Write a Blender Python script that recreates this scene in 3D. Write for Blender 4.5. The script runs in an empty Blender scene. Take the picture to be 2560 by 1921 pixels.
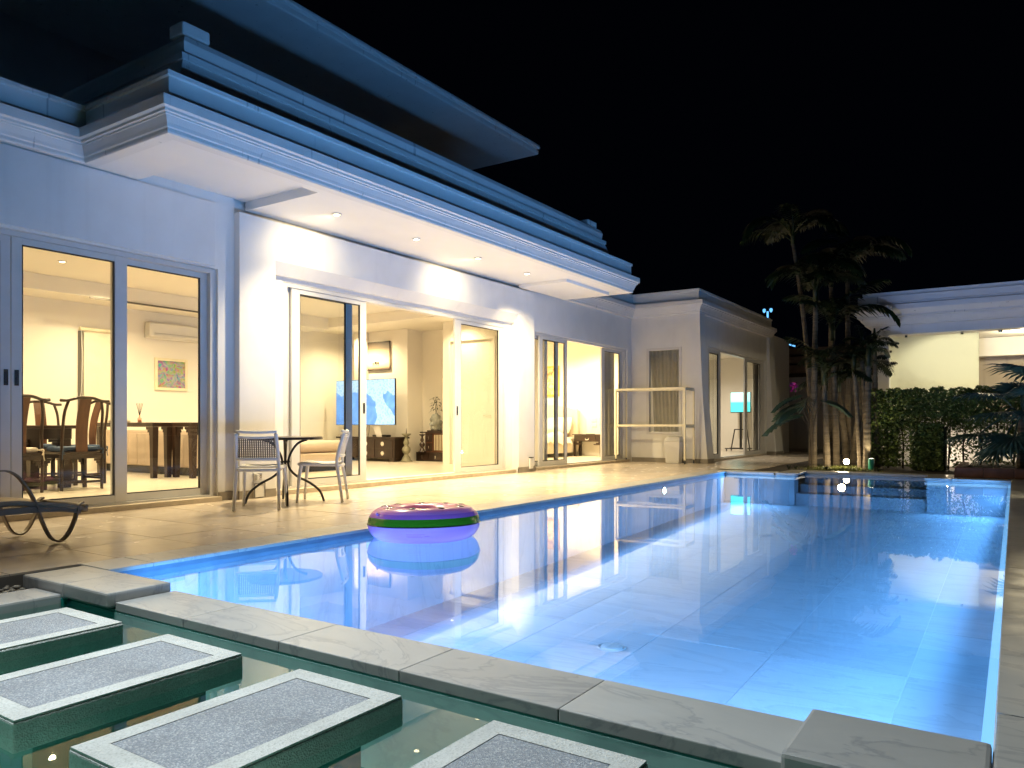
import bpy, bmesh, math, random
from mathutils import Vector, Matrix
R = random.Random(7)
C = bpy.context.scene.collection
D = bpy.data
PI = math.pi
rad = math.radians

# ------------------------------------------------------------------ camera, world, exposure
cam = D.objects.new('camera', D.cameras.new('camera'))
C.objects.link(cam)
cam.location = (0, 0, .88)
cam.rotation_euler = (PI/2, 0, rad(33.64))
cam.data.sensor_width = 36
cam.data.lens = 36*1889/2560
cam.data.shift_y = 102.5/2560
cam.data.clip_start = .05
cam.data.clip_end = 400
bpy.context.scene.camera = cam
W = D.worlds.new('World')
bpy.context.scene.world = W
W.use_nodes = True
bg = W.node_tree.nodes['Background']
bg.inputs[0].default_value = (.25, .4, 1, 1)
bg.inputs[1].default_value = .0006
sc = bpy.context.scene
sc.view_settings.view_transform = 'Standard'
sc.view_settings.look = 'None'
sc.view_settings.exposure = 1.0
sc.view_settings.gamma = 1
try: sc.view_settings.use_curve_mapping = False
except Exception: pass
sc.render.engine = 'CYCLES'
cy = sc.cycles
cy.use_denoising = True
cy.max_bounces = 10
cy.diffuse_bounces = 5
cy.glossy_bounces = 5
cy.transmission_bounces = 6
cy.transparent_max_bounces = 16
cy.sample_clamp_indirect = 3
cy.blur_glossy = 1.0
cy.caustics_reflective = False

WARM = (1, .80, .46)
POOLC = (.14, .44, 1)

def lamp(name, kind, loc, power, col, size=.05, rot=None, aim=None, angle=120, blend=.6, size_y=None):
    l = D.lights.new(name, kind)
    l.energy = power
    l.color = col
    if kind == 'SPOT':
        l.spot_size = rad(angle); l.spot_blend = blend; l.shadow_soft_size = size
    elif kind == 'POINT':
        l.shadow_soft_size = size
    elif kind == 'AREA':
        l.size = size
        if size_y: l.shape = 'RECTANGLE'; l.size_y = size_y
    o = D.objects.new(name, l)
    C.objects.link(o)
    o.location = loc
    o.visible_camera = False
    if aim is not None:
        o.rotation_euler = Vector(aim).to_track_quat('-Z', 'Y').to_euler()
    elif rot: o.rotation_euler = rot
    return o

# strips of blue LED under the pool lip: right side, front weir and far edge
lamp('pool_and_fill_light', 'AREA', (-.10, 8.4, -.27), 124, POOLC, 11.6, aim=(-1, 0, 0), size_y=.28).data.spread = rad(140)
lamp('pool_and_fill_light', 'AREA', (-2.4, 2.53, -.26), 66, POOLC, 4.0, aim=(0, 1, 0), size_y=.25)
lamp('pool_and_fill_light', 'AREA', (-.68, 14.18, -.15), 14, POOLC, 1.0, aim=(0, -1, 0), size_y=.05)
lamp('pool_and_fill_light', 'AREA', (-3.95, 14.18, -.15), 14, POOLC, 1.2, aim=(0, -1, 0), size_y=.05)
lamp('pool_and_fill_light', 'AREA', (-4.56, 8.4, -.29), 96, POOLC, 11.4, aim=(1, 0, -.03), size_y=.28).data.spread = rad(115)  # added unseen strip on the left, evens out light on the pool floor

lamp('pool_and_fill_light', 'SPOT', (-.7, 2.56, -.3), 1500, (.42, .55, 1), .08, aim=(.35, 15.8, 3.55), angle=19, blend=.8)  # added fill spot, brightens the pavilion cornice
for o in C.objects:
    if o.name.startswith('pool_and_fill_light'): o.visible_glossy = False

# ------------------------------------------------------------------ materials
def nt(name):
    m = D.materials.new(name); m.use_nodes = True
    return m, m.node_tree.nodes, m.node_tree.links, m.node_tree.nodes['Principled BSDF']
def mat(name, col, rough=.5, metal=0, var=.08, scale=6, bump=0, bscale=40, spec=.5, stretch=None, col2=None, detail=4):
    m, n, l, p = nt(name)
    p.inputs['Roughness'].default_value = rough
    p.inputs['Metallic'].default_value = metal
    p.inputs['Specular IOR Level'].default_value = spec
    tc = n.new('ShaderNodeTexCoord')
    src = tc.outputs['Object']
    if stretch:
        mp = n.new('ShaderNodeMapping'); mp.inputs['Scale'].default_value = stretch
        l.new(src, mp.inputs[0]); src = mp.outputs[0]
    no = n.new('ShaderNodeTexNoise'); no.inputs['Scale'].default_value = scale; no.inputs['Detail'].default_value = detail
    l.new(src, no.inputs['Vector'])
    cr = n.new('ShaderNodeValToRGB')
    cr.color_ramp.elements[0].position = .3; cr.color_ramp.elements[1].position = .7
    c2 = col2 or tuple(min(1, c*(1+var)) for c in col)
    c1 = tuple(c*(1-var) for c in col) if not col2 else col
    cr.color_ramp.elements[0].color = (*c1, 1); cr.color_ramp.elements[1].color = (*c2, 1)
    l.new(no.outputs['Fac'], cr.inputs[0]); l.new(cr.outputs[0], p.inputs['Base Color'])
    if bump:
        nb = n.new('ShaderNodeTexNoise'); nb.inputs['Scale'].default_value = bscale; nb.inputs['Detail'].default_value = 5
        l.new(src, nb.inputs['Vector'])
        b = n.new('ShaderNodeBump'); b.inputs['Strength'].default_value = bump; b.inputs['Distance'].default_value = .01
        l.new(nb.outputs['Fac'], b.inputs['Height']); l.new(b.outputs[0], p.inputs['Normal'])
    return m
def emit(name, col, s):
    m, n, l, p = nt(name)
    p.inputs['Base Color'].default_value = (.02, .02, .02, 1)
    p.inputs['Emission Color'].default_value = (*col, 1)
    p.inputs['Emission Strength'].default_value = s
    return m
def sheet_glass(name, tint, rough=0.0, ior=1.45, bump=0, bscale=3, amt=1.0):
    m = D.materials.new(name); m.use_nodes = True
    n, l = m.node_tree.nodes, m.node_tree.links
    n.clear()
    out = n.new('ShaderNodeOutputMaterial')
    tr = n.new('ShaderNodeBsdfTransparent'); tr.inputs[0].default_value = (*tint, 1)
    gl = n.new('ShaderNodeBsdfGlossy'); gl.inputs['Roughness'].default_value = rough
    gl.inputs['Color'].default_value = (amt, amt, amt, 1)
    fr = n.new('ShaderNodeFresnel'); fr.inputs[0].default_value = ior
    mx = n.new('ShaderNodeMixShader')
    l.new(fr.outputs[0], mx.inputs[0]); l.new(tr.outputs[0], mx.inputs[1]); l.new(gl.outputs[0], mx.inputs[2])
    l.new(mx.outputs[0], out.inputs[0])
    if bump:
        tc = n.new('ShaderNodeTexCoord')
        no = n.new('ShaderNodeTexNoise'); no.inputs['Scale'].default_value = bscale; no.inputs['Detail'].default_value = 2
        l.new(tc.outputs['Object'], no.inputs['Vector'])
        b = n.new('ShaderNodeBump'); b.inputs['Strength'].default_value = bump; b.inputs['Distance'].default_value = .02
        l.new(no.outputs['Fac'], b.inputs['Height'])
        l.new(b.outputs[0], gl.inputs['Normal']); l.new(b.outputs[0], fr.inputs['Normal'])
    return m
def marble(name, base, vein, rough, scale=2.2, stretch=(1, 1, 1), rot=.5, amount=.5):
    m, n, l, p = nt(name)
    p.inputs['Roughness'].default_value = rough
    tc = n.new('ShaderNodeTexCoord'); geo = n.new('ShaderNodeNewGeometry')
    oi = n.new('ShaderNodeObjectInfo')
    mp = n.new('ShaderNodeMapping'); mp.inputs['Scale'].default_value = stretch; mp.inputs['Rotation'].default_value = (0, 0, rot)
    l.new(geo.outputs['Position'], mp.inputs[0])
    cx = n.new('ShaderNodeCombineXYZ')
    mu = n.new('ShaderNodeMath'); mu.operation = 'MULTIPLY'; mu.inputs[1].default_value = 9
    l.new(oi.outputs['Random'], mu.inputs[0]); l.new(mu.outputs[0], cx.inputs[2])
    ad = n.new('ShaderNodeVectorMath'); ad.operation = 'ADD'
    l.new(mp.outputs[0], ad.inputs[0]); l.new(cx.outputs[0], ad.inputs[1])
    no = n.new('ShaderNodeTexNoise'); no.inputs['Scale'].default_value = scale; no.inputs['Detail'].default_value = 8
    no.inputs['Distortion'].default_value = 1.2; no.inputs['Roughness'].default_value = .6
    l.new(ad.outputs[0], no.inputs['Vector'])
    cr = n.new('ShaderNodeValToRGB'); e = cr.color_ramp.elements
    mid = tuple(a*(1-amount)+b*amount for a, b in zip(base, vein))
    e[0].position = .30; e[0].color = (*mid, 1)
    e[1].position = .62; e[1].color = (*base, 1)
    x = e.new(.475); x.color = (*base, 1)
    x = e.new(.495); x.color = (*vein, 1)
    x = e.new(.515); x.color = (*tuple(a*.93 for a in base), 1)
    l.new(no.outputs['Fac'], cr.inputs[0])
    hs = n.new('ShaderNodeHueSaturation')
    mr = n.new('ShaderNodeMapRange'); mr.inputs['To Min'].default_value = .86; mr.inputs['To Max'].default_value = 1.08
    l.new(oi.outputs['Random'], mr.inputs[0]); l.new(mr.outputs[0], hs.inputs['Value'])
    l.new(cr.outputs[0], hs.inputs['Color']); l.new(hs.outputs[0], p.inputs['Base Color'])
    n2 = n.new('ShaderNodeTexNoise'); n2.inputs['Scale'].default_value = 5
    m2 = n.new('ShaderNodeMapRange'); m2.inputs['To Min'].default_value = rough*.7; m2.inputs['To Max'].default_value = rough*1.35
    l.new(geo.outputs['Position'], n2.inputs['Vector']); l.new(n2.outputs['Fac'], m2.inputs[0]); l.new(m2.outputs[0], p.inputs['Roughness'])
    return m
def speckle(name, cols, scale, rough=.7, bump=.6):
    m, n, l, p = nt(name)
    p.inputs['Roughness'].default_value = rough
    tc = n.new('ShaderNodeTexCoord')
    vo = n.new('ShaderNodeTexVoronoi'); vo.inputs['Scale'].default_value = scale
    l.new(tc.outputs['Object'], vo.inputs['Vector'])
    cr = n.new('ShaderNodeValToRGB'); cr.color_ramp.interpolation = 'CONSTANT'
    e = cr.color_ramp.elements
    sep = n.new('ShaderNodeSeparateColor'); l.new(vo.outputs['Color'], sep.inputs[0]); l.new(sep.outputs[0], cr.inputs[0])
    e[0].position = 0; e[0].color = (*cols[0], 1)
    e[1].position = .35; e[1].color = (*cols[1], 1)
    for i, c in enumerate(cols[2:]):
        x = e.new(.62+i*.22); x.color = (*c, 1)
    no = n.new('ShaderNodeTexNoise'); no.inputs['Scale'].default_value = 4; no.inputs['Detail'].default_value = 6
    l.new(tc.outputs['Object'], no.inputs['Vector'])
    mx = n.new('ShaderNodeMix'); mx.data_type = 'RGBA'; mx.blend_type = 'MULTIPLY'; mx.inputs[0].default_value = .55
    l.new(cr.outputs[0], mx.inputs[6]); l.new(no.outputs['Fac'], mx.inputs[7]); l.new(mx.outputs[2], p.inputs['Base Color'])
    b = n.new('ShaderNodeBump'); b.inputs['Strength'].default_value = bump; b.inputs['Distance'].default_value = .004
    l.new(vo.outputs['Distance'], b.inputs['Height']); l.new(b.outputs[0], p.inputs['Normal'])
    return m
def picture(name, cols, scale=4, kind='noise', e=0):
    m, n, l, p = nt(name)
    p.inputs['Roughness'].default_value = .5
    tc = n.new('ShaderNodeTexCoord')
    no = n.new('ShaderNodeTexNoise'); no.inputs['Scale'].default_value = scale; no.inputs['Detail'].default_value = 7
    no.inputs['Distortion'].default_value = 1.5
    l.new(tc.outputs['Object'], no.inputs['Vector'])
    cr = n.new('ShaderNodeValToRGB'); el = cr.color_ramp.elements
    k = len(cols)
    el[0].position = .25; el[0].color = (*cols[0], 1); el[1].position = .75; el[1].color = (*cols[-1], 1)
    for i in range(1, k-1):
        x = el.new(.25+.5*i/(k-1)); x.color = (*cols[i], 1)
    l.new(no.outputs['Fac'], cr.inputs[0]); l.new(cr.outputs[0], p.inputs['Base Color'])
    if e:
        l.new(cr.outputs[0], p.inputs['Emission Color']); p.inputs['Emission Strength'].default_value = e
    return m, n, l, p, cr, tc
def stained(name, col, stain, amt=.5, hs_=2.2, top=.43):
    # painted plaster with faint vertical rain streaks
    m, n, l, p = nt(name)
    p.inputs['Roughness'].default_value = .6
    geo = n.new('ShaderNodeNewGeometry')
    mp = n.new('ShaderNodeMapping'); mp.inputs['Scale'].default_value = (hs_, hs_, .12)
    l.new(geo.outputs['Position'], mp.inputs[0])
    no = n.new('ShaderNodeTexNoise'); no.inputs['Scale'].default_value = 2.5; no.inputs['Detail'].default_value = 8
    l.new(mp.outputs[0], no.inputs['Vector'])
    cr = n.new('ShaderNodeValToRGB'); e = cr.color_ramp.elements
    e[0].position = .30; e[0].color = (*stain, 1); e[1].position = top; e[1].color = (*col, 1)
    l.new(no.outputs['Fac'], cr.inputs[0])
    n2 = n.new('ShaderNodeTexNoise'); n2.inputs['Scale'].default_value = 3; n2.inputs['Detail'].default_value = 6
    l.new(geo.outputs['Position'], n2.inputs['Vector'])
    mr = n.new('ShaderNodeMapRange'); mr.inputs['To Min'].default_value = .88; mr.inputs['To Max'].default_value = 1.05
    l.new(n2.outputs['Fac'], mr.inputs[0])
    hs = n.new('ShaderNodeHueSaturation'); l.new(mr.outputs[0], hs.inputs['Value'])
    mx = n.new('ShaderNodeMix'); mx.data_type = 'RGBA'; mx.inputs[0].default_value = amt
    mx.inputs[6].default_value = (*col, 1); l.new(cr.outputs[0], mx.inputs[7])
    l.new(mx.outputs[2], hs.inputs['Color']); l.new(hs.outputs[0], p.inputs['Base Color'])
    nb = n.new('ShaderNodeTexNoise'); nb.inputs['Scale'].default_value = 60
    l.new(geo.outputs['Position'], nb.inputs['Vector'])
    b = n.new('ShaderNodeBump'); b.inputs['Strength'].default_value = .08; b.inputs['Distance'].default_value = .01
    l.new(nb.outputs['Fac'], b.inputs['Height']); l.new(b.outputs[0], p.inputs['Normal'])
    return m

M = {}
M['plaster'] = stained('white_plaster', (.74, .73, .71), (.6, .58, .55), .22)
M['cornice'] = stained('cornice_paint', (.74, .73, .71), (.25, .26, .27), .55, 5.5, .34)
M['soffit'] = mat('soffit_paint', (.78, .77, .75), .6, var=.02, scale=2)
M['inwall'] = mat('interior_wall', (.78, .74, .66), .6, var=.02, scale=1.5)
M['infloor'] = mat('interior_floor', (.62, .56, .46), .28, var=.1, scale=3, stretch=(6, .6, 1))
M['skirt'] = mat('skirting_tile', (.26, .23, .19), .4, var=.15)
M['sill'] = mat('sill_stone', (.45, .38, .29), .5, var=.15, scale=9)
M['alu'] = mat('white_aluminium', (.60, .59, .57), .38, var=.03)
M['gasket'] = mat('dark_gasket', (.03, .03, .035), .5)
M['glass'] = sheet_glass('door_glass', (.96, .97, .95), 0, 1.5)
M['deck'] = marble('deck_tile_stone', (.60, .51, .41), (.53, .45, .36), .24, 1.1, amount=.3)
M['grout'] = mat('grout', (.17, .15, .125), .8)
M['coping'] = marble('marble_coping', (.44, .43, .405), (.31, .31, .31), .33, 1.3, (1, 2.2, 1), .5, .3)
M['poolgrout'] = mat('pool_grout', (.9, .9, .9), .6, var=.02)
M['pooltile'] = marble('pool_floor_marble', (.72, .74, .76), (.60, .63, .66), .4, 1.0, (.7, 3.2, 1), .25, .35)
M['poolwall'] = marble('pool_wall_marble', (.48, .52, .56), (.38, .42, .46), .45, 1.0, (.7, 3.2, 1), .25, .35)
M['waterline'] = mat('shaded_waterline_band', (.14, .22, .30), .35, var=.15, scale=5)  # dark tone painted in for the shade under the coping
M['water'] = sheet_glass('pool_water', (.90, .96, 1), .012, 1.33, .035, 1.6)
M['pondwater'] = sheet_glass('pond_water', (.72, .92, .86), .015, 1.4, .04, 2.5)
M['pondbed'] = mat('pond_bed_tile', (.012, .22, .18), .6, var=.12, scale=5)
M['stonerim'] = speckle('cast_stone', [(.72, .72, .67), (.78, .78, .73), (.80, .80, .75), (.62, .62, .57)], 170, .75, .5)
M['granite'] = speckle('pebble_wash', [(.29, .32, .36), (.37, .40, .44), (.43, .46, .50), (.62, .64, .66)], 210, .55, .7)
M['pebble'] = mat('pebble', (.42, .36, .28), .7, var=.3, scale=8)
M['dwood'] = mat('dark_wood', (.030, .016, .010), .3, var=.35, scale=7, stretch=(1, 1, .15))
M['splat'] = mat('red_brown_wood', (.10, .038, .016), .3, var=.3, scale=7, stretch=(2, 2, .3))
M['bluecush'] = mat('blue_cushion', (.035, .06, .11), .8, var=.2, bump=.2)
M['whitecush'] = mat('cream_cushion', (.7, .62, .5), .85, var=.05, bump=.2)
M['sofa'] = mat('beige_leather', (.62, .50, .40), .5, var=.05, bump=.15, bscale=14)
M['black'] = mat('black_metal', (.012, .011, .011), .35, var=.1)
M['plastic'] = mat('white_plastic', (.66, .65, .62), .35, var=.02)
M['taupe'] = mat('taupe_plastic', (.11, .10, .09), .45, var=.04)
M['fabric'] = mat('taupe_sling', (.30, .23, .15), .75, var=.12, bump=.4, bscale=160)
M['bronze'] = mat('bronze_frame', (.19, .145, .095), .4, .1, var=.15)
M['pink'] = mat('purple_vinyl', (.88, .26, .60), .22, var=.02)
M['purple'] = mat('dark_purple_vinyl', (.58, .13, .42), .22, var=.02)
M['lav'] = mat('lavender_vinyl', (.66, .25, .62), .22, var=.02)
M['green'] = mat('green_vinyl', (.045, .17, .008), .22, var=.05)
M['seed'] = mat('black_vinyl', (.02, .018, .015), .2)
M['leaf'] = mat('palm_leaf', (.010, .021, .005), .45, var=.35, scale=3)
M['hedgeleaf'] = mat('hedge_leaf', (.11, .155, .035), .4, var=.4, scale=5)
M['fan'] = mat('fan_palm_leaf', (.045, .085, .06), .4, var=.3, scale=4)
M['trunk'] = mat('palm_bark', (.12, .095, .065), .8, var=.45, scale=4, stretch=(1, 1, 6), bump=.5, bscale=10)
M['stem'] = mat('dark_stem', (.06, .045, .03), .8, var=.3)
M['soil'] = mat('soil', (.03, .022, .015), .95, var=.4, scale=12, bump=.9, bscale=25)
M['kerb'] = mat('brown_kerb_tile', (.16, .07, .04), .5, var=.25, scale=6)
M['brown'] = mat('brown_roof', (.17, .12, .09), .7, var=.2)
M['boundary'] = stained('boundary_paint', (.42, .37, .32), (.25, .22, .2), .5)
M['curtain'] = mat('grey_curtain', (.45, .43, .38), .85, var=.05, bump=.2)
M['linen'] = mat('cream_linen', (.76, .68, .54), .85, var=.04, bump=.25, bscale=18)
M['headb'] = mat('headboard_leather', (.68, .58, .46), .5, var=.03)
M['gold'] = mat('gold_frame', (.75, .45, .08), .35, .4, var=.15)
M['cream'] = mat('cream_frame', (.72, .66, .48), .5, var=.06)
M['silver'] = mat('nickel', (.75, .73, .68), .25, 1, var=.03)
M['patina'] = mat('carved_grey_green_wood', (.20, .19, .13), .6, var=.35, scale=12, bump=.4)
M['statue'] = mat('grey_stone_vase', (.27, .28, .25), .7, var=.35, scale=9, bump=.5)
M['red'] = mat('magenta_petal', (.5, .02, .35), .6, var=.2)
M['teal'] = mat('green_plastic', (.02, .30, .20), .4)
M['frost'] = None
m, n, l, p = nt('frosted_glass')
n.clear()
out = n.new('ShaderNodeOutputMaterial'); tl = n.new('ShaderNodeBsdfTranslucent'); df = n.new('ShaderNodeBsdfPrincipled'); mx = n.new('ShaderNodeMixShader')
tl.inputs[0].default_value = (.92, .93, .82, 1); df.inputs['Base Color'].default_value = (.68, .72, .62, 1); df.inputs['Roughness'].default_value = .12
mx.inputs[0].default_value = .25
l.new(tl.outputs[0], mx.inputs[1]); l.new(df.outputs[0], mx.inputs[2]); l.new(mx.outputs[0], out.inputs[0])
M['frost'] = m
M['bulb'] = emit('warm_led', (1, .82, .5), 7)
M['bulbin'] = emit('warm_room_led', (1, .88, .62), 5)
M['glow'] = emit('garden_lamp_lens', (1, .85, .55), 40)
M['ledgeglow'] = emit('glowing_ledge_blue', (.22, .55, 1), .7)
M['poollamp'] = emit('underwater_lens', (.6, .85, 1), 12)
M['led'] = emit('distant_blue_glow', (.15, .5, 1), .8)

# TV: blue sea below, white land with a white tongue running down
m, n, l, p, cr, tc = picture('tv_sea', [(.05, .17, .62), (.08, .24, .72), (.13, .36, .85)], 2)
sx = n.new('ShaderNodeSeparateXYZ'); l.new(tc.outputs['Object'], sx.inputs[0])
def mth(n, l, op, a, b):
    q = n.new('ShaderNodeMath'); q.operation = op
    for i, v in enumerate((a, b)):
        if isinstance(v, (int, float)): q.inputs[i].default_value = v
        elif v is not None: l.new(v, q.inputs[i])
    return q.outputs[0]
nz = n.new('ShaderNodeTexNoise'); nz.inputs['Scale'].default_value = 3.5; nz.inputs['Detail'].default_value = 6
l.new(tc.outputs['Object'], nz.inputs['Vector'])
# object coords: x -1..1, z -.53...53 ; tongue centre x = .38-.55*z*0.9
wob = mth(n, l, 'MULTIPLY', mth(n, l, 'SUBTRACT', nz.outputs['Fac'], .5), .35)
cxx = mth(n, l, 'ADD', mth(n, l, 'MULTIPLY', sx.outputs['Z'], -.55), .48)
dist = mth(n, l, 'ABSOLUTE', mth(n, l, 'ADD', mth(n, l, 'SUBTRACT', sx.outputs['X'], cxx), wob), None)
wid = mth(n, l, 'ADD', mth(n, l, 'MULTIPLY', mth(n, l, 'ABSOLUTE', mth(n, l, 'ADD', sx.outputs['Z'], .02), None), .62), .12)
tong = mth(n, l, 'LESS_THAN', dist, wid)
topz = mth(n, l, 'GREATER_THAN', mth(n, l, 'ADD', sx.outputs['Z'], wob), .22)
msk = mth(n, l, 'MAXIMUM', tong, topz)
vor = n.new('ShaderNodeTexNoise'); vor.inputs['Scale'].default_value = 22; vor.inputs['Detail'].default_value = 5; l.new(tc.outputs['Object'], vor.inputs['Vector'])
c2 = n.new('ShaderNodeValToRGB'); c2.color_ramp.elements[0].position = .35; c2.color_ramp.elements[0].color = (.36, .58, .8, 1); c2.color_ramp.elements[1].position = .52; c2.color_ramp.elements[1].color = (.66, .84, .95, 1)
l.new(vor.outputs['Fac'], c2.inputs[0])
mx = n.new('ShaderNodeMix'); mx.data_type = 'RGBA'
l.new(msk, mx.inputs[0]); l.new(cr.outputs[0], mx.inputs[6]); l.new(c2.outputs[0], mx.inputs[7])
p.inputs['Base Color'].default_value = (.01, .01, .01, 1); p.inputs['Roughness'].default_value = .3
l.new(mx.outputs[2], p.inputs['Emission Color']); p.inputs['Emission Strength'].default_value = .48
M['tv'] = m
m, n, l, p, cr, tc = picture('tv_lagoon', [(.05, .6, .62), (.08, .72, .72)], 2)
sx = n.new('ShaderNodeSeparateXYZ'); l.new(tc.outputs['Object'], sx.inputs[0])
c2 = n.new('ShaderNodeValToRGB'); c2.color_ramp.elements[0].position = .48; c2.color_ramp.elements[0].color = (.06, .62, .65, 1); c2.color_ramp.elements[1].position = .53; c2.color_ramp.elements[1].color = (.75, 1, 1, 1)
l.new(mth(n, l, 'ADD', sx.outputs['Z'], .5), c2.inputs[0])
p.inputs['Base Color'].default_value = (.01, .01, .01, 1)
l.new(c2.outputs[0], p.inputs['Emission Color']); p.inputs['Emission Strength'].default_value = .6
M['tv2'] = m
M['floral_old'] = picture('floral_painting', [(.05, .1, .25), (.55, .45, .2), (.75, .7, .6), (.5, .12, .1), (.2, .35, .4), (.1, .08, .3)], 11)[0]
m, n, l, p, cr, tc = picture('floral_painting', [(.5, .5, .5), (.5, .5, .5)], 9)
no = [q for q in n if q.type == 'TEX_NOISE'][0]
hs = n.new('ShaderNodeHueSaturation'); hs.inputs['Saturation'].default_value = 1.9; hs.inputs['Value'].default_value = .62
l.new(no.outputs['Color'], hs.inputs['Color']); l.new(hs.outputs[0], p.inputs['Base Color'])
M['floral'] = m
M['goldart'] = picture('fiery_painting', [(.06, .03, .03), (.25, .12, .08), (.85, .55, .2), (.95, .8, .5), (.1, .06, .06)], 6)[0]
M['darkart'] = picture('dark_glowing_print', [(.02, .02, .03), (.1, .09, .1), (.6, .3, .12), (.35, .33, .3), (.03, .03, .04)], 3.0)[0]
m, n, l, p, cr, tc = picture('sepia_canvas', [(.05, .04, .03), (.7, .6, .45)], 1)
sx = n.new('ShaderNodeSeparateXYZ'); l.new(tc.outputs['Object'], sx.inputs[0])
c2 = n.new('ShaderNodeValToRGB'); e = c2.color_ramp.elements
e[0].position = .02; e[0].color = (.10, .07, .05, 1); e[1].position = .98; e[1].color = (.03, .022, .016, 1)
for q, c in ((.14, (.6, .5, .38, 1)), (.28, (.85, .74, .55, 1)), (.5, (.6, .48, .33, 1)), (.75, (.12, .09, .06, 1))):
    x = e.new(q); x.color = c
l.new(mth(n, l, 'ADD', mth(n, l, 'MULTIPLY', sx.outputs['Z'], 1.45), .5), c2.inputs[0]); l.new(c2.outputs[0], p.inputs['Base Color'])
M['sepia'] = m

# ------------------------------------------------------------------ mesh helpers
class MB:
    def __init__(s): s.v = []; s.f = []
    def add(s, v, f):
        o = len(s.v); s.v += [tuple(x) for x in v]; s.f += [tuple(i+o for i in q) for q in f]; return s
    def box(s, x0, x1, y0, y1, z0, z1):
        if x0 > x1: x0, x1 = x1, x0
        if y0 > y1: y0, y1 = y1, y0
        if z0 > z1: z0, z1 = z1, z0
        return s.add([(x0, y0, z0), (x1, y0, z0), (x1, y1, z0), (x0, y1, z0), (x0, y0, z1), (x1, y0, z1), (x1, y1, z1), (x0, y1, z1)],
              [(3, 2, 1, 0), (4, 5, 6, 7), (0, 1, 5, 4), (1, 2, 6, 5), (2, 3, 7, 6), (3, 0, 4, 7)])
    def hexa(s, p): # 8 points bottom 4 ccw, top 4 ccw
        return s.add(p, [(3, 2, 1, 0), (4, 5, 6, 7), (0, 1, 5, 4), (1, 2, 6, 5), (2, 3, 7, 6), (3, 0, 4, 7)])
    def tube(s, pts, r, n=8, cap=True):
        pts = [Vector(p) for p in pts]; rs = r if isinstance(r, (list, tuple)) else [r]*len(pts)
        o = len(s.v); up = Vector((0, 0, 1)); prev = None
        for i, p in enumerate(pts):
            t = (pts[min(i+1, len(pts)-1)]-pts[max(i-1, 0)]).normalized()
            if prev is None:
                a = t.cross(up if abs(t.z) < .95 else Vector((1, 0, 0))).normalized()
            else:
                a = (prev-t*prev.dot(t)).normalized()
            prev = a; b = t.cross(a)
            for k in range(n):
                q = 2*PI*k/n
                s.v.append(tuple(p+(a*math.cos(q)+b*math.sin(q))*rs[i]))
        for i in range(len(pts)-1):
            for k in range(n):
                s.f.append((o+i*n+k, o+i*n+(k+1) % n, o+(i+1)*n+(k+1) % n, o+(i+1)*n+k))
        if cap:
            s.f.append(tuple(o+k for k in reversed(range(n)))); e = o+(len(pts)-1)*n
            s.f.append(tuple(e+k for k in range(n)))
        return s
    def lathe(s, prof, n=24, c=(0, 0, 0)):
        o = len(s.v)
        for r, z in prof:
            for k in range(n):
                q = 2*PI*k/n; s.v.append((c[0]+r*math.cos(q), c[1]+r*math.sin(q), c[2]+z))
        for i in range(len(prof)-1):
            for k in range(n):
                s.f.append((o+i*n+k, o+i*n+(k+1) % n, o+(i+1)*n+(k+1) % n, o+(i+1)*n+k))
        s.f.append(tuple(o+k for k in reversed(range(n)))); e = o+(len(prof)-1)*n
        s.f.append(tuple(e+k for k in range(n)))
        return s
    def strip(s, rows, closed=False):
        # rows: list of equal-length point rows
        o = len(s.v); w = len(rows[0])
        for r in rows: s.v += [tuple(p) for p in r]
        for i in range(len(rows)-1):
            for k in range(w if closed else w-1):
                s.f.append((o+i*w+k, o+i*w+(k+1) % w, o+(i+1)*w+(k+1) % w, o+(i+1)*w+k))
        return s
    def mesh(s, name, m, smooth=False):
        me = D.meshes.new(name); me.from_pydata(s.v, [], s.f); me.update()
        if m: me.materials.append(m)
        if smooth:
            for q in me.polygons: q.use_smooth = True
        return me
    def build(s, name, m, parent=None, smooth=False, bevel=0, loc=None, fix=False):
        me = s.mesh(name, m, smooth)
        if fix or bevel:
            bm = bmesh.new(); bm.from_mesh(me)
            bmesh.ops.recalc_face_normals(bm, faces=bm.faces)
            if bevel:
                bmesh.ops.bevel(bm, geom=[e for e in bm.edges if len(e.link_faces) == 2 and e.calc_face_angle(0) > .5], offset=bevel, segments=2, affect='EDGES', profile=.6)
            bm.to_mesh(me); bm.free()
        o = D.objects.new(name, me); C.objects.link(o)
        if parent: o.parent = parent
        if loc: o.location = loc
        return o
def B(*a): return MB().box(*a)
def thing(name, label, cat, loc=(0, 0, 0), rz=0, group=None):
    o = D.objects.new(name, None); C.objects.link(o); o.empty_display_size = .1
    o.location = loc; o.rotation_euler = (0, 0, rz)
    o['label'] = label; o['category'] = cat
    if group: o['group'] = group
    return o
def tag(o, label, cat, group=None):
    o['label'] = label; o['category'] = cat
    if group: o['group'] = group
    return o
def struct(o): o['kind'] = 'structure'; return o
def empty_struct(name):
    o = D.objects.new(name, None); C.objects.link(o); o['kind'] = 'structure'; return o
def dup(o, parent=None, **kw):
    c = o.copy(); C.objects.link(c)
    if parent: c.parent = parent
    for ch in o.children: dup(ch, c)
    for k, v in kw.items():
        if k == 'loc': c.location = v
        elif k == 'rz': c.rotation_euler = (0, 0, v)
        else: c[k] = v
    return c
def bez(p, n=10):
    # Catmull-Rom through points
    p = [Vector(q) for q in p]; out = []
    for i in range(len(p)-1):
        a, b, c, d = p[max(i-1, 0)], p[i], p[i+1], p[min(i+2, len(p)-1)]
        for k in range(n):
            t = k/n
            out.append(.5*((2*b)+(c-a)*t+(2*a-5*b+4*c-d)*t*t+(3*b-3*c+d-a)*t**3))
    out.append(p[-1]); return out

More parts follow.
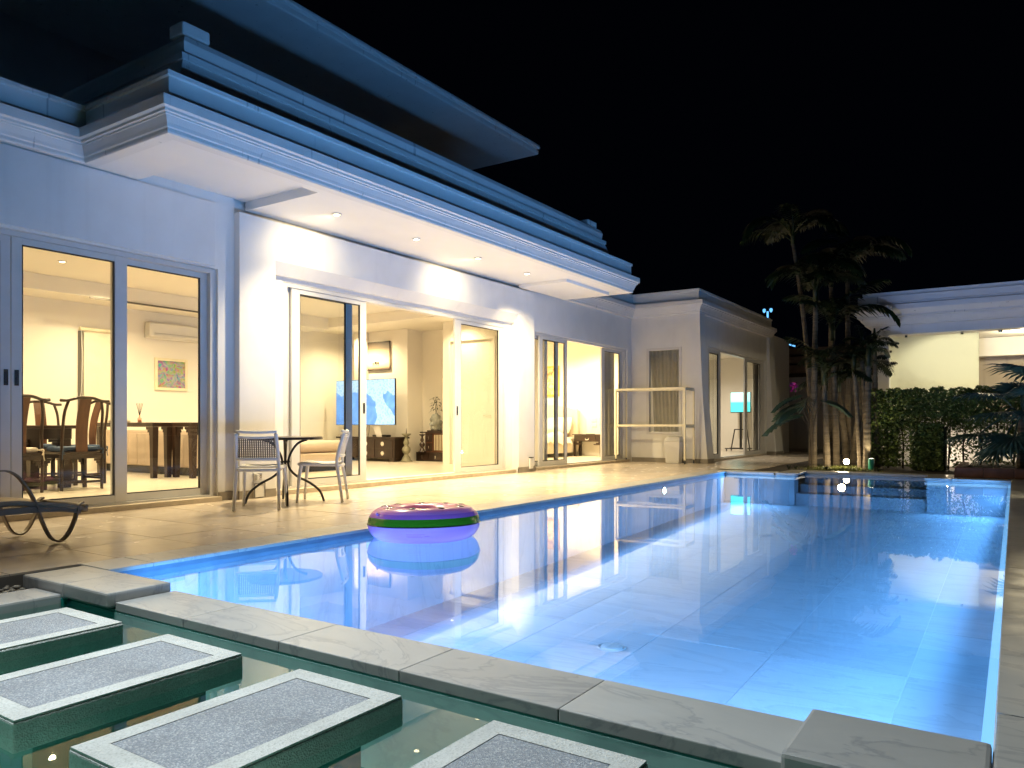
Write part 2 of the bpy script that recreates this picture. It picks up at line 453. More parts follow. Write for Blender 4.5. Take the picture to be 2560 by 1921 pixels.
# ------------------------------------------------------------------ ground, deck, pool, pond
WZ = -.055   # pool water
PZ = -.10    # pond water
FL = -.9     # pool floor
g = MB()
g.add([(-200, -120, -1.6), (200, -120, -1.6), (200, 260, -1.6), (-200, 260, -1.6)], [(0, 1, 2, 3)])
struct(g.build('ground', M['soil']))
struct(B(-4.4, 8, 15.45, 40, -.5, -.012).build('garden_soil', M['soil'], fix=True))
struct(B(-4.4, -3.72, 14.62, 15.446, -.5, -.014).build('garden_soil', M['soil'], fix=True))

deck = struct(B(-7.9, -4.93, -6, 40, -.5, -.012).build('deck', M['grout'], fix=True))
struct(B(-6.5, -4.4, 14.65, 26, -.49, -.016).build('deck', M['grout'], fix=True))
tl = B(0, .645, 0, .645, -.011, 0).mesh('deck_tile', M['deck'])
def tile(me, name, x, y, parent, z=0):
    o = D.objects.new(name, me); C.objects.link(o); o.parent = parent
    o.location = (x, y, z+R.uniform(-.0006, .0006)); return o
for i in range(5):
    for j in range(-1, 40):
        x0 = -4.93-.65*(i+1)
        if x0 < -7.7-.65: continue
        tile(tl, 'deck_tile', x0, .12+.65*j, deck)
for j in range(22, 39):
    tile(tl, 'deck_tile', -4.93+.004, .12+.65*j, deck) if .12+.65*j > 14.6 else None

# right deck of grey marble slabs
rd = struct(B(-.03, 4, 2.47, 14.7, -.5, -.012).build('side_deck', M['grout'], fix=True))
sl = B(0, .9, 0, .706, -.011, .002).mesh('deck_slab', M['coping'])
for j in range(17):
    for i in range(3):
        tile(sl, 'deck_slab', -.045+i*.904, 2.742+.71*j-.71*(0), rd)
# pool shell
pool = empty_struct('pool')
x0, x1, y0, y1 = -4.60, -.05, 2.47, 14.25
SL = .030            # floor rises towards the far steps
FL = -.93
def fz(y): return FL+SL*(y-2.47)
gb = MB().hexa([(x0, y0, -1.1), (x1, y0, -1.1), (x1, 15.05, -1.1), (x0, 15.05, -1.1), (x0, y0, fz(y0)-.004), (x1, y0, fz(y0)-.004), (x1, 15.05, fz(15.05)-.004), (x0, 15.05, fz(15.05)-.004)])
gb.build('pool_base', M['poolgrout'], pool, fix=True)
ptile = B(0, .892, 0, 1.192, -.0035, 0).mesh('pool_tile', M['pooltile'])
ptile2 = B(0, .545, 0, 1.192, -.0035, 0).mesh('pool_tile', M['pooltile'])
for i in range(5):
    for j in range(11):
        X, Y = -.60-.9*i, y0+1.2*j-.3
        o = tile(ptile if i else ptile2, 'pool_tile', X, Y, pool, fz(Y)); o.rotation_euler = (math.atan(SL), 0, 0)
for j in range(11):
    Y = y0+1.2*j-.3
    o = tile(B(0, .392, 0, 1.192, -.0035, 0).mesh('pool_tile', M['pooltile']), 'pool_tile', -4.6, Y, pool, fz(Y)); o.rotation_euler = (math.atan(SL), 0, 0)
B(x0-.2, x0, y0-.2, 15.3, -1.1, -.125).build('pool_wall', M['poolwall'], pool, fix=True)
B(x0-.2, x0+.004, y0-.2, 14.24, -.124, -.024).build('shaded_waterline_band', M['waterline'], pool, fix=True)  # band coloured dark where the wall above the water lies in shade
B(x1, x1+.2, y0-.2, y1, -1.1, -.02).build('pool_wall', M['pooltile'], pool, fix=True)
B(x0, x1, y0-.33, y0, -1.1, -.1).build('pool_wall', M['pooltile'], pool, fix=True)
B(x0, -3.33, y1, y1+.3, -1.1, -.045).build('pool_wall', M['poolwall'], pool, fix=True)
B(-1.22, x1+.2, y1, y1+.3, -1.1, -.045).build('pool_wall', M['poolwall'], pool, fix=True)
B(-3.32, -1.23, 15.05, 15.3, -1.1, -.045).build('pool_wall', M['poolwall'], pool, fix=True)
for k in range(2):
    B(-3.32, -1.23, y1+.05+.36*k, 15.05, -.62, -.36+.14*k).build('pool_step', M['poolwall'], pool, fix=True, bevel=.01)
# glowing bars in place of the lit ledge and lit far wall edge
B(x1-.034, x1-.004, y0+.02, y1-.02, -.085, -.062).build('glowing_ledge', M['ledgeglow'], pool, fix=True)
B(-1.21, x1-.06, y1-.03, y1-.004, -.13, -.075).build('glowing_ledge', M['ledgeglow'], pool, fix=True)
B(x0+.04, -3.34, y1-.03, y1-.004, -.11, -.08).build('glowing_ledge', M['ledgeglow'], pool, fix=True)
for k, (X, Y) in enumerate(((-2.60, 5.3), (-2.95, 10.85))):
    o = MB().lathe([(.085, 0), (.085, .012), (.06, .02), (.02, .02)], 24).build('floor_inlet', M['plastic'], pool, loc=(X, Y, fz(Y)+.002))
    MB().tube([(.105*math.cos(a), .105*math.sin(a), .004) for a in [2*PI*i/28 for i in range(29)]], .005, 6).build('inlet_ring', M['alu'], o)
o = MB().lathe([(.07, 0), (.075, .01), (.07, .02)], 20).build('underwater_lamp', M['silver'], pool, loc=(x0+.002, 11.2, -.15))
o.rotation_euler = (0, PI/2, 0)
MB().lathe([(.055, .021), (.05, .026), (.02, .03)], 20).build('lens', M['poollamp'], o)
# water sheets
def sheet(name, x0, x1, y0, y1, z, m):
    return MB().add([(x0, y0, z), (x1, y0, z), (x1, y1, z), (x0, y1, z)], [(0, 1, 2, 3)]).build(name, m)
o = MB().add([(x0+.001, y0-.02, WZ), (x1-.001, y0-.02, WZ), (x1-.001, y1-.001, WZ), (-1.235, y1-.001, WZ), (-1.235, 15.045, WZ), (-3.315, 15.045, WZ), (-3.315, y1-.001, WZ), (x0+.001, y1-.001, WZ)], [tuple(range(8))]).build('pool_water', M['water'])
struct(o)
struct(sheet('pond_water', -4.38, 3.5, -4, 2.19, PZ, M['pondwater']))
struct(B(-4.5, 3.7, -4.2, 2.14, -.62, -.46).build('pond_bed', M['pondbed'], fix=True))
pw = empty_struct('pond_wall')
B(-4.5, -4.39, -4.2, 2.13, -.459, -.08).build('wall', M['pondbed'], pw, fix=True)
B(-4.38, 3.7, 2.142, 2.2, -.46, -.085).build('wall', M['pondbed'], pw, fix=True)
B(3.55, 3.7, -4.2, 2.13, -.459, -.085).build('wall', M['pondbed'], pw, fix=True)
B(-4.38, 3.5, -4.2, -4.05, -.459, -.085).build('wall', M['pondbed'], pw, fix=True)

# coping slabs
cop = empty_struct('pool_coping')
def slab(x0, x1, y0, y1, z0, z1, b=.006, name='coping_slab'):
    cx, cyy = (x0+x1)/2, (y0+y1)/2
    return B(x0-cx, x1-cx, y0-cyy, y1-cyy, z0-z1, 0).build(name, M['coping'], cop, bevel=b, loc=(cx, cyy, z1))
yy = 2.75
slab(-4.925, -4.572, 2.462, 2.745, -.022, .003)
while yy < 14.2:
    e = min(yy+.63, 14.222)
    slab(-4.925, -4.572, yy, e-.004, -.022, .003); yy = e
slab(-4.85, -4.385, 2.10, 2.458, -.085, .002, .012)
slab(-4.381, -3.92, 2.10, 2.458, -.075, .004, .012)
xs = [-3.916, -3.315, -2.625, -1.936, -1.241, -.527]
for a, b in zip(xs, xs[1:]):
    slab(a+.001, b-.001, 2.14, 2.478, -.092, -.047, .004)
slab(-.523, -.052, 2.08, 2.468, -.09, .004, .012)
slab(-.046, .66, 2.03, 2.738, -.09, .003, .008)
slab(.664, 1.4, 2.03, 2.738, -.09, .003, .008)
xx = -4.925
while xx < -3.7:
    e = min(xx+.62, -3.66); slab(xx, e-.004, 14.226, 14.6, -.04, .003); xx = e if e < -3.66 else 0
slab(-3.656, -3.303, 14.226, 15.03, -.04, .003)
xx = -3.656
while xx < -.9:
    e = min(xx+.7, -.86); slab(xx, e-.004, 15.034, 15.4, -.04, .003); xx = e if e < -.861 else 0
slab(-1.25, -.86, 14.226, 15.03, -.04, .003)
slab(-.856, -.05, 14.226, 14.62, -.04, .0035)
slab(-.046, .7, 14.82, 15.2, -.04, .0035)

# left pond edging, pebbles
pe = struct(B(-4.67, -4.37, -4, 2.09, -.2, -.05).build('pond_edging', M['coping'], bevel=.012))
pb = MB()
for i in range(420):
    X, Y = R.uniform(-4.93, -4.68), R.uniform(.2, 2.08); r = R.uniform(.012, .022); z = -.075+R.uniform(-.01, .012)
    t = R.uniform(0, 6)
    vv = []
    for (a, b, c) in ((1, 0, 0), (0, 1, 0), (-1, 0, 0), (0, -1, 0), (0, 0, .6), (0, 0, -.6), (.7, .7, .35), (-.7, .7, .35), (-.7, -.7, .35), (.7, -.7, .35)):
        vv.append((X+r*(a*math.cos(t)-b*math.sin(t))*1.3, Y+r*(a*math.sin(t)+b*math.cos(t)), z+r*c))
    pb.add(vv, [(0, 6, 9), (1, 7, 6), (2, 8, 7), (3, 9, 8), (6, 7, 4), (7, 8, 4), (8, 9, 4), (9, 6, 4), (0, 1, 6), (1, 2, 7), (2, 3, 8), (3, 0, 9), (0, 5, 1), (1, 5, 2), (2, 5, 3), (3, 5, 0)])
o = pb.build('pebbles', M['pebble'], smooth=True); o['kind'] = 'stuff'
struct(B(-4.92, -4.675, -4, 2.09, -.4, -.085).build('pebble_bed', M['soil'], fix=True))

labels = ['speckled grey stepping stone farthest left in the pond, cut by the picture edge',
          'speckled grey stepping stone in the pond, second from the left',
          'large speckled grey stepping stone in the middle of the pond',
          'speckled grey stepping stone at the bottom right of the pond, partly out of frame']
for (sx0, lb) in zip((-3.99, -3.11, -2.252, -1.357), labels):
    t = thing('stepping_stone', lb, 'stepping stone', (sx0+.26, 1.515, PZ), 0, 'stepping stones across the pond')
    hx, hy = .26, .42
    rim = MB()
    rim.box(-hx, hx, -hy, hy, -.045, .052)
    rim.build('slab', M['stonerim'], t, bevel=.007)
    f = MB()   # raised rim
    f.box(-hx+.004, -hx+.075, -hy+.004, hy-.004, .0525, .0595); f.box(hx-.075, hx-.004, -hy+.004, hy-.004, .0525, .0595)
    f.box(-hx+.075, hx-.075, hy-.08, hy-.004, .0525, .0595); f.box(-hx+.075, hx-.075, -hy+.004, -hy+.08, .0525, .0595)
    f.build('rim', M['stonerim'], t)
    B(-hx+.078, hx-.078, -hy+.083, hy-.083, .0522, .0582).build('inlay', M['granite'], t)
    B(-hx+.1, hx-.1, -hy+.1, hy-.1, -.36, -.0455).build('plinth', M['pondbed'], t)
lamp('pond_light', 'POINT', (-.6, .5, -.3), 2.4, (.75, 1, .9), .1)
lamp('pond_light', 'POINT', (-1.55, 1.0, -.33), 1.1, (.75, 1, .9), .1)
lamp('pond_light', 'POINT', (-2.42, .7, -.33), 1.1, (.75, 1, .9), .1)
lamp('pond_light', 'POINT', (-3.3, .9, -.33), 1.1, (.75, 1, .9), .1)

# ------------------------------------------------------------------ villa
V = thing('villa', 'long white single storey villa with stepped cornice and glazed sliding doors', 'house', (-7.7, 0, 0))
OFF = Vector((7.7, 0, 0))
def vp(mb, name, m, parent=None, **k):
    mb.v = [(a+7.7, b, c) for a, b, c in mb.v]
    return mb.build(name, M[m] if isinstance(m, str) else m, parent or V, **k)
SK = .1
def wall_x(X, th, y0, y1, z0, z1, holes, name='wall', m='plaster'):
    # wall in plane X (outer face X, thickness th towards -X) with rectangular holes
    mb = MB(); ys = y0
    for (a, b, c, d) in sorted(holes):
        mb.box(X-th, X, ys, a, z0, z1)
        if d < z1: mb.box(X-th, X, a, b, d, z1)
        if c > z0+.001: mb.box(X-th, X, a, b, z0, c)
        ys = b
    mb.box(X-th, X, ys, y1, z0, z1)
    return vp(mb, name, m)
wall_x(-7.70, .2, -3, 5.63, 0, 3.6, [(1.1, 5.41, 0, 2.69)])
vp(B(-7.698, -7.665, -3, 5.36, 2.712, 3.44), 'wall_band', 'plaster', bevel=.004)
wall_x(-7.76, .14, 5.632, 12.19, 0, 3.62, [(6.40, 11.46, 0, 2.71)])
# pier slab with splayed opening
mb = MB()
mb.box(-7.758, -7.6, 5.63, 6.149, 0, 3.392); mb.box(-7.758, -7.6, 11.645, 12.19, 0, 3.392); mb.box(-7.758, -7.6, 6.149, 11.645, 2.91, 3.392)
mb.hexa([(-7.758, 6.149, 2.765), (-7.70, 6.149, 2.765), (-7.70, 11.645, 2.765), (-7.758, 11.645, 2.765), (-7.758, 6.149, 2.909), (-7.601, 6.149, 2.909), (-7.601, 11.645, 2.909), (-7.758, 11.645, 2.909)])
vp(mb, 'door_surround', 'plaster')
wall_x(-7.76, .2, 12.191, 16.9, 0, 3.6, [(12.45, 16.68, 0, 2.70)])
# wing
mb = MB()
mb.box(-7.76, -7.36, 16.9, 17.1, 0, 3.6); mb.box(-6.49, -6.1, 16.9, 17.1, 0, 3.6); mb.box(-7.36, -6.49, 16.9, 17.1, 0, .66); mb.box(-7.36, -6.49, 16.9, 17.1, 2.71, 3.6)
vp(mb, 'wing_wall', 'plaster')
wall_x(-6.1, .2, 17.1, 23.2, 0, 3.6, [(17.62, 22.6, 0, 2.76)], 'wing_wall')
def batter(y0, y1, ya, yb, xi0, xi1):
    mb = MB()
    for k in range(6):
        a, b = k/6, (k+1)/6
        fx = lambda t: -6.03+.20*(1-t)**1.6
        fy0 = lambda t: y0+(ya-y0)*(t); fy1 = lambda t: y1+(yb-y1)*t
        fi = lambda t: xi0+(xi1-xi0)*t
        z0, z1 = .1+3.4*a, .1+3.4*b
        mb.hexa([(fi(a), fy0(a), z0), (fx(a), fy0(a), z0), (fx(a), fy1(a), z0), (fi(a), fy1(a), z0), (fi(b), fy0(b), z1), (fx(b), fy0(b), z1), (fx(b), fy1(b), z1), (fi(b), fy1(b), z1)])
    return mb
vp(batter(16.80, 17.25, 16.86, 17.2, -6.42, -6.36), 'battered_pier', 'plaster')
vp(batter(22.75, 23.6, 22.75, 23.3, -6.3, -6.3), 'battered_pier', 'plaster')
vp(B(-6.43, -5.822, 16.79, 17.26, 0, .1), 'skirting', 'skirt')
vp(B(-6.3, -5.83, 22.74, 23.61, 0, .1), 'skirting', 'skirt')
vp(B(-7.74, -6.431, 16.885, 16.9, 0, .1), 'skirting', 'skirt')
vp(B(-7.7, -7.688, 5.415, 5.629, 0, .1), 'skirting', 'skirt')
mb = MB(); mb.box(-7.62, -7.588, 5.62, 6.15, 0, .1); vp(mb, 'skirting', 'skirt')
mb = MB(); mb.box(-7.62, -7.588, 11.645, 12.2, 0, .1); vp(mb, 'skirting', 'skirt')
vp(B(-7.76, -7.745, 12.2, 12.45, 0, .1), 'skirting', 'skirt')
# sills
vp(B(-7.85, -7.62, 1.1, 5.41, 0, .055), 'sill', 'sill', bevel=.004)
vp(B(-7.9, -7.64, 6.16, 11.63, 0, .06), 'sill', 'sill', bevel=.004)
vp(B(-7.9, -7.70, 12.46, 16.68, 0, .055), 'sill', 'sill', bevel=.004)
vp(B(-6.3, -6.05, 17.62, 22.6, 0, .05), 'sill', 'sill', bevel=.004)

# cornice profiles lofted round the building
path = [(-7.63, -4), (-7.63, 3.87), (-6.22, 3.87), (-6.22, 13.6), (-7.68, 13.6), (-7.68, 16.83), (-6.03, 16.83), (-6.03, 23.1), (-9, 23.1)]
def offset_path(path, a):
    out = []
    for i, p in enumerate(path):
        def nrm(u, v):
            d = (Vector(v)-Vector(u)).normalized(); return Vector((d.y, -d.x))
        ns = []
        if i > 0: ns.append(nrm(path[i-1], p))
        if i < len(path)-1: ns.append(nrm(p, path[i+1]))
        if len(ns) == 1: q = Vector(p)+ns[0]*a
        else:
            b = (ns[0]+ns[1]); b = b/ (1+ns[0].dot(ns[1])); q = Vector(p)+b*a
        out.append(q)
    return out
def loft(prof, pth, name, m, back=True):
    rows = []
    for a, z in prof:
        rows.append([(q.x, q.y, z) for q in offset_path(pth, a)])
    mb = MB(); mb.strip(rows)
    return vp(mb, name, m)
loft([(-.12, 3.46), (0, 3.46), (.008, 3.475), (.008, 3.505), (.02, 3.515), (.028, 3.545), (.05, 3.60), (.058, 3.605), (.058, 3.62), (.078, 3.625), (.078, 3.648), (.107, 3.66), (.107, 3.752), (-.14, 3.765)], path, 'lower_cornice', 'cornice')
loft([(-.13, 3.76), (-.035, 3.772), (-.03, 3.80), (-.02, 3.815), (-.02, 3.975), (.0, 3.985), (.0, 4.025), (-.12, 4.05), (-1.0, 4.06)], path, 'parapet', 'cornice')
p3 = [(-9, 3.87), (-6.22, 3.87), (-6.22, 13.6), (-9, 13.6)]
loft([(-.6, 4.06), (-.30, 4.07), (-.37, 4.30), (-.40, 4.375), (-.38, 4.38), (-.38, 4.44), (-.45, 4.45), (-.44, 4.50), (-.43, 4.58), (-.46, 4.645), (-.52, 4.66), (-2.2, 4.67)], p3, 'upper_parapet', 'cornice')
# pieces of old capping left on the roof edge
vp(B(-6.93, -6.70, 4.32, 4.62, 4.672, 4.80), 'ridge_block', 'cornice', bevel=.02)
vp(B(-6.98, -6.72, 12.7, 13.05, 4.672, 4.78), 'ridge_block', 'cornice', bevel=.015)
# roof slab, soffit with recessed tray
vp(B(-16, -7.75, -4, 24, 3.62, 4.0), 'roof_slab', 'cornice')
vp(B(-15, -6.9, 4.5, 12.9, 4.1, 4.60), 'roof_slab', 'cornice')
vp(B(-8, -6.3, 17.0, 23.0, 3.62, 3.98), 'roof_slab', 'cornice')
mb = MB()
tx1, ty0, ty1, sz = -6.45, 4.45, 5.8, 3.462
X0, X1, Y0, Y1 = -7.72, -6.23, 3.88, 13.59
mb.add([(X0, Y0, sz), (X1, Y0, sz), (X1, Y1, sz), (X0, Y1, sz), (X0, ty0, sz), (tx1, ty0, sz), (tx1, ty1, sz), (X0, ty1, sz), (X0, ty0, sz+.10), (tx1, ty0, sz+.10), (tx1, ty1, sz+.10), (X0, ty1, sz+.10), (X1, ty0, sz), (X1, ty1, sz)],
       [(0, 4, 5, 12, 1), (5, 6, 13, 12), (7, 3, 2, 13, 6), (4, 8, 9, 5), (5, 9, 10, 6), (6, 10, 11, 7), (8, 11, 10, 9)])
vp(mb, 'soffit', 'soffit')
vp(B(-7.58, -6.58, 11.62, 13.3, sz-.055, sz-.002), 'soffit_panel', 'soffit')
# upper storey eave
ue = [(-18, -12.0), (-9.0, -12.0), (-9.0, 14.57), (-18, 14.57)]
loft([(-7, 7.005), (-.05, 7.0), (0, 7.005), (.012, 7.03), (.012, 7.09), (-.02, 7.10), (-.02, 7.125), (.03, 7.135), (.045, 7.17), (.03, 7.215), (-.04, 7.23), (-4, 7.6)], ue, 'upper_eave', 'cornice')
vp(B(-18, -12.5, -8, 12.5, 4.0, 7.0), 'upper_wall', 'cornice')

# interior shells
def shell():
    f = MB(); f.box(-14.3, -7.9, -1, 14.2, -.12, .03); f.box(-14.3, -7.93, 14.2, 18.7, -.12, .028); f.box(-12, -6.29, 18.7, 26, -.12, .029); f.box(-7.93, -6.29, 17.1, 18.7, -.12, .0295)
    vp(f, 'interior_floor', 'infloor')
    c = MB(); c.box(-14.3, -7.9, -1, 14.2, 3.36, 3.45); vp(c, 'ceiling', 'inwall')
    c = MB(); c.box(-14.3, -7.9, 12.28, 14.2, 3.15, 3.359); c.box(-14.3, -13.3, -1, 12.279, 3.10, 3.359); vp(c, 'bulkhead', 'inwall')
    w = MB()
    w.box(-14.3, -14.1, -1, 13.7, 0, 3.4)
    w.box(-14.1, -11.95, 13.5, 13.7, .028, 3.4); w.box(-12.15, -11.95, 13.7, 14.1, .028, 3.4)
    w.box(-11.95, -10.52, 14.04, 14.15, .028, 3.4)
    w.box(-10.52, -10.34, 13.05, 14.04, .028, 3.4)
    w.box(-10.34, -9.12, 13.05, 13.17, 2.72, 3.4); w.box(-9.12, -7.9, 13.05, 13.17, .028, 3.4)
    w.box(-14.1, -7.9, -1.2, -1, 0, 3.4)
    vp(w, 'room_wall', 'inwall')
    dl = vp(B(-10.30, -9.16, 13.08, 13.12, .035, 2.71), 'interior_door', 'inwall')
    hb = MB(); hb.tube([(-9.24, 13.075, 1.08), (-9.24, 13.03, 1.08), (-9.40, 13.03, 1.08)], .009, 6)
    vp(hb, 'handle', 'silver', dl)
    fr = MB(); fr.box(-10.36, -10.305, 13.02, 13.048, .03, 2.76); fr.box(-9.155, -9.10, 13.02, 13.048, .03, 2.76); fr.box(-10.304, -9.156, 13.02, 13.048, 2.705, 2.76)
    vp(fr, 'door_frame', 'inwall')
    # bedroom
    w = MB(); w.box(-13.2, -7.96, 18.55, 18.7, .028, 3.3); w.box(-13.4, -13.2, 13.2, 18.7, .028, 3.3); w.box(-7.955, -7.77, 16.901, 18.7, .0, 3.3)
    vp(w, 'room_wall', 'inwall')
    c = MB(); c.box(-13.4, -7.9, 13.2, 18.7, 3.2, 3.3); vp(c, 'ceiling', 'inwall')
    # wing room
    w = MB(); w.box(-10, -6.2, 25.2, 25.4, 0, 3.3); w.box(-10.2, -10, 18.701, 25.4, 0, 3.3); w.box(-6.29, -6.1, 23.2, 25.4, 0, 3.6)
    vp(w, 'room_wall', 'inwall')
    c = MB(); c.box(-10.2, -6.29, 18.7, 25.4, 3.1, 3.19); c.box(-7.77, -6.29, 17.1, 18.699, 3.1, 3.19); vp(c, 'ceiling', 'inwall')
shell()

def sliding(X, y0, y1, z1, sashes, z0=.05, fw=.075, name='sliding_door', curtain=None):
    f = MB(); d = .13
    f.box(X-d, X, y0, y0+fw, z0, z1); f.box(X-d, X, y1-fw, y1, z0, z1); f.box(X-d, X, y0+fw, y1-fw, z1-.05, z1); f.box(X-d, X, y0+fw, y1-fw, z0, z0+.025)
    dr = vp(f, name, 'alu')
    for (a, b, dx, sl, sr) in sashes:
        xo, xi = X-.012-dx, X-.05-dx
        q = MB(); zt, zb = z1-.052, z0+.027
        q.box(xi, xo, a, a+sl, zb, zt); q.box(xi, xo, b-sr, b, zb, zt); q.box(xi, xo, a+sl, b-sr, zt-.06, zt); q.box(xi, xo, a+sl, b-sr, zb, zb+.075)
        vp(q, 'sash', 'alu', dr, bevel=.003)
        gk = MB(); gx0, gx1 = xi+.008, xo-.006
        A, Bb, Zb, Zt = a+sl, b-sr, zb+.075, zt-.06; t = .012
        gk.box(gx0, gx1, A+.0005, A+t, Zb, Zt); gk.box(gx0, gx1, Bb-t, Bb-.0005, Zb, Zt); gk.box(gx0, gx1, A+t, Bb-t, Zt-t, Zt-.0005); gk.box(gx0, gx1, A+t, Bb-t, Zb+.0005, Zb+t)
        vp(gk, 'gasket', 'gasket', dr)
        xm = (xi+xo)/2
        vp(MB().add([(xm, A, Zb), (xm, Bb, Zb), (xm, Bb, Zt), (xm, A, Zt)], [(0, 1, 2, 3)]), 'pane', 'glass', dr)
    return dr
def pull(dr, X, y, z):
    vp(B(X-.001, X+.006, y-.02, y+.02, z-.075, z+.075), 'handle', 'silver', dr, bevel=.002)
    vp(B(X+.0065, X+.0085, y-.008, y+.008, z-.045, z+.045), 'handle_slot', 'gasket', dr)
d1 = sliding(-7.735, 1.1, 5.41, 2.685, [(1.18, 2.25, .05, .09, .13), (2.16, 3.255, 0, .1, .085), (3.262, 4.36, 0, .09, .13), (4.23, 5.335, .05, .13, .085)])
pull(d1, -7.747, 3.215, 1.32); pull(d1, -7.747, 3.305, 1.32)
d2 = sliding(-7.765, 6.40, 11.46, 2.705, [(6.55, 7.90, 0, .135, .12), (6.475, 7.675, .055, .11, .12), (9.97, 11.385, .0, .17, .13)], .06, .07)
pull(d2, -7.777, 7.85, 1.12); pull(d2, -7.777, 10.03, 1.12)
d3 = sliding(-7.80, 12.45, 16.68, 2.70, [(12.72, 13.83, 0, .12, .1), (12.53, 13.55, .055, .1, .12), (15.53, 16.6, .055, .14, .13)], .055, .075)
d4 = sliding(-6.13, 17.62, 22.6, 2.755, [(17.70, 18.62, 0, .12, .12), (17.74, 18.85, .055, .12, .12), (20.7, 22.53, 0, .25, .3)], .05, .08)
# wing window
mb = MB(); X0, X1, Z0, Z1, Y = -7.36, -6.49, .66, 2.71, 16.94
mb.box(X0, X0+.07, Y-.055, Y+.04, Z0, Z1); mb.box(X1-.06, X1, Y-.055, Y+.04, Z0, Z1); mb.box(X0+.07, X1-.06, Y-.055, Y+.04, Z1-.06, Z1); mb.box(X0+.07, X1-.06, Y-.055, Y+.04, Z0, Z0+.06)
wn = vp(mb, 'window', 'alu', bevel=.003)
vp(MB().add([(X0+.07, Y, Z0+.06), (X1-.06, Y, Z0+.06), (X1-.06, Y, Z1-.06), (X0+.07, Y, Z1-.06)], [(0, 1, 2, 3)]), 'pane', 'glass', wn)

# curtains: things hanging inside
def curtain(ax, fixed, a, b, z0, z1, label, sway=0, n=40, amp=.035, waves=9):
    rows = []
    for j in range(9):
        t = j/8; row = []
        for i in range(n+1):
            s = i/n; q = a+(b-a)*s+sway*(1-t)*(1-s)
            w = amp*(math.sin(s*waves*2*PI+.5*math.sin(t*3))+.4*math.sin(s*waves*3.1+1+t*2))*(1-.35*t)
            row.append((q, fixed+w, z0+(z1-z0)*t) if ax == 'x' else (fixed+w, q, z0+(z1-z0)*t))
        rows.append(row)
    o = MB().strip(rows).build('curtain', M['curtain'], smooth=True)
    tag(o, label, 'curtain', 'curtains')
curtain('x', 17.2, -7.40, -6.46, .6, 2.8, 'grey gathered curtain behind the tall narrow wing window', .1)
curtain('y', -8.08, 16.05, 16.62, .06, 2.75, 'grey curtain bunched at the right end of the bedroom door', n=24, waves=5)
curtain('y', -6.42, 17.55, 18.6, .5, 2.75, 'grey tied back curtain at the near end of the wing door', .5, n=30, waves=6)
curtain('y', -6.42, 22.42, 23.1, .06, 2.75, 'grey curtain behind the far fixed pane of the wing door', n=24, waves=6)

# ------------------------------------------------------------------ downlights
def downlight(x, y, z, power, label, group, ang=140, m='bulb', aim=(0, 0, -1), col=WARM, vis=True):
    if vis:
        t = thing('downlight', label, 'ceiling light', (x, y, z), 0, group)
        MB().lathe([(.035, -.002), (.06, -.003), (.062, -.010), (.04, -.012)], 20).build('trim', M['plastic'], t)
        MB().lathe([(.038, -.013), (.034, -.016), (.01, -.017)], 16).build('lens', M[m], t)
    lamp('lamp', 'SPOT', (x, y, z-.03), power, col, .04, aim=aim, angle=ang, blend=.8)
for i, (y, s) in enumerate(((6.5, 'nearest of the four lit eave downlights in the soffit tray'), (7.98, 'second lit eave downlight from the near end of the soffit'), (9.42, 'third lit eave downlight from the near end of the soffit'), (10.83, 'farthest lit eave downlight, by the end of the soffit tray'))):
    downlight(-6.9, y, 3.459, 520 if i == 3 else 310, s, 'downlights in the eave', 125, aim=(.12, .35 if i == 3 else 0, -1))
    if i in (0, 2):
        lamp('lamp', 'SPOT', (-6.9, y, 3.42), 38, WARM, .04, aim=(-.7, .12, -.62), angle=128, blend=1)
for (x, y, s) in ((-10.6, 4.95, 'lit ceiling downlight over the dining chairs, left of three'), (-12.0, 5.75, 'lit ceiling downlight deepest in the dining room'), (-9.9, 5.05, 'lit ceiling downlight nearest the dining room glass, centre'), (-9.95, 5.85, 'lit ceiling downlight seen through the right dining pane')):
    downlight(x, y, 3.36, 98, s, 'downlights in the dining room', 150, 'bulbin')
downlight(-9.9, 12.6, 3.15, 70, 'lit downlight in the lowered living room ceiling by the inner door', 'downlights in the living room', 150, 'bulbin')
for (x, y) in ((-11.5, 2.5), (-9.6, 2.0), (-11.8, 8.6), (-9.6, 8.4), (-11.5, 10.7), (-9.6, 10.6), (-13, 12.9), (-13.2, 3.5), (-12.8, 7.0)):
    downlight(x, y, 3.3 if y < 12 else 3.13, 132, '', '', 155, vis=False)
for (x, y) in ((-9.5, 14.6), (-9.4, 17.4), (-11.5, 14.6), (-11.2, 17.2)):
    downlight(x, y, 3.18, 250, '', '', 155, vis=False)
for (x, y) in ((-7.6, 19.5), (-7.8, 23)):
    downlight(x, y, 3.08, 130, '', '', 155, vis=False, col=(1, .88, .70))


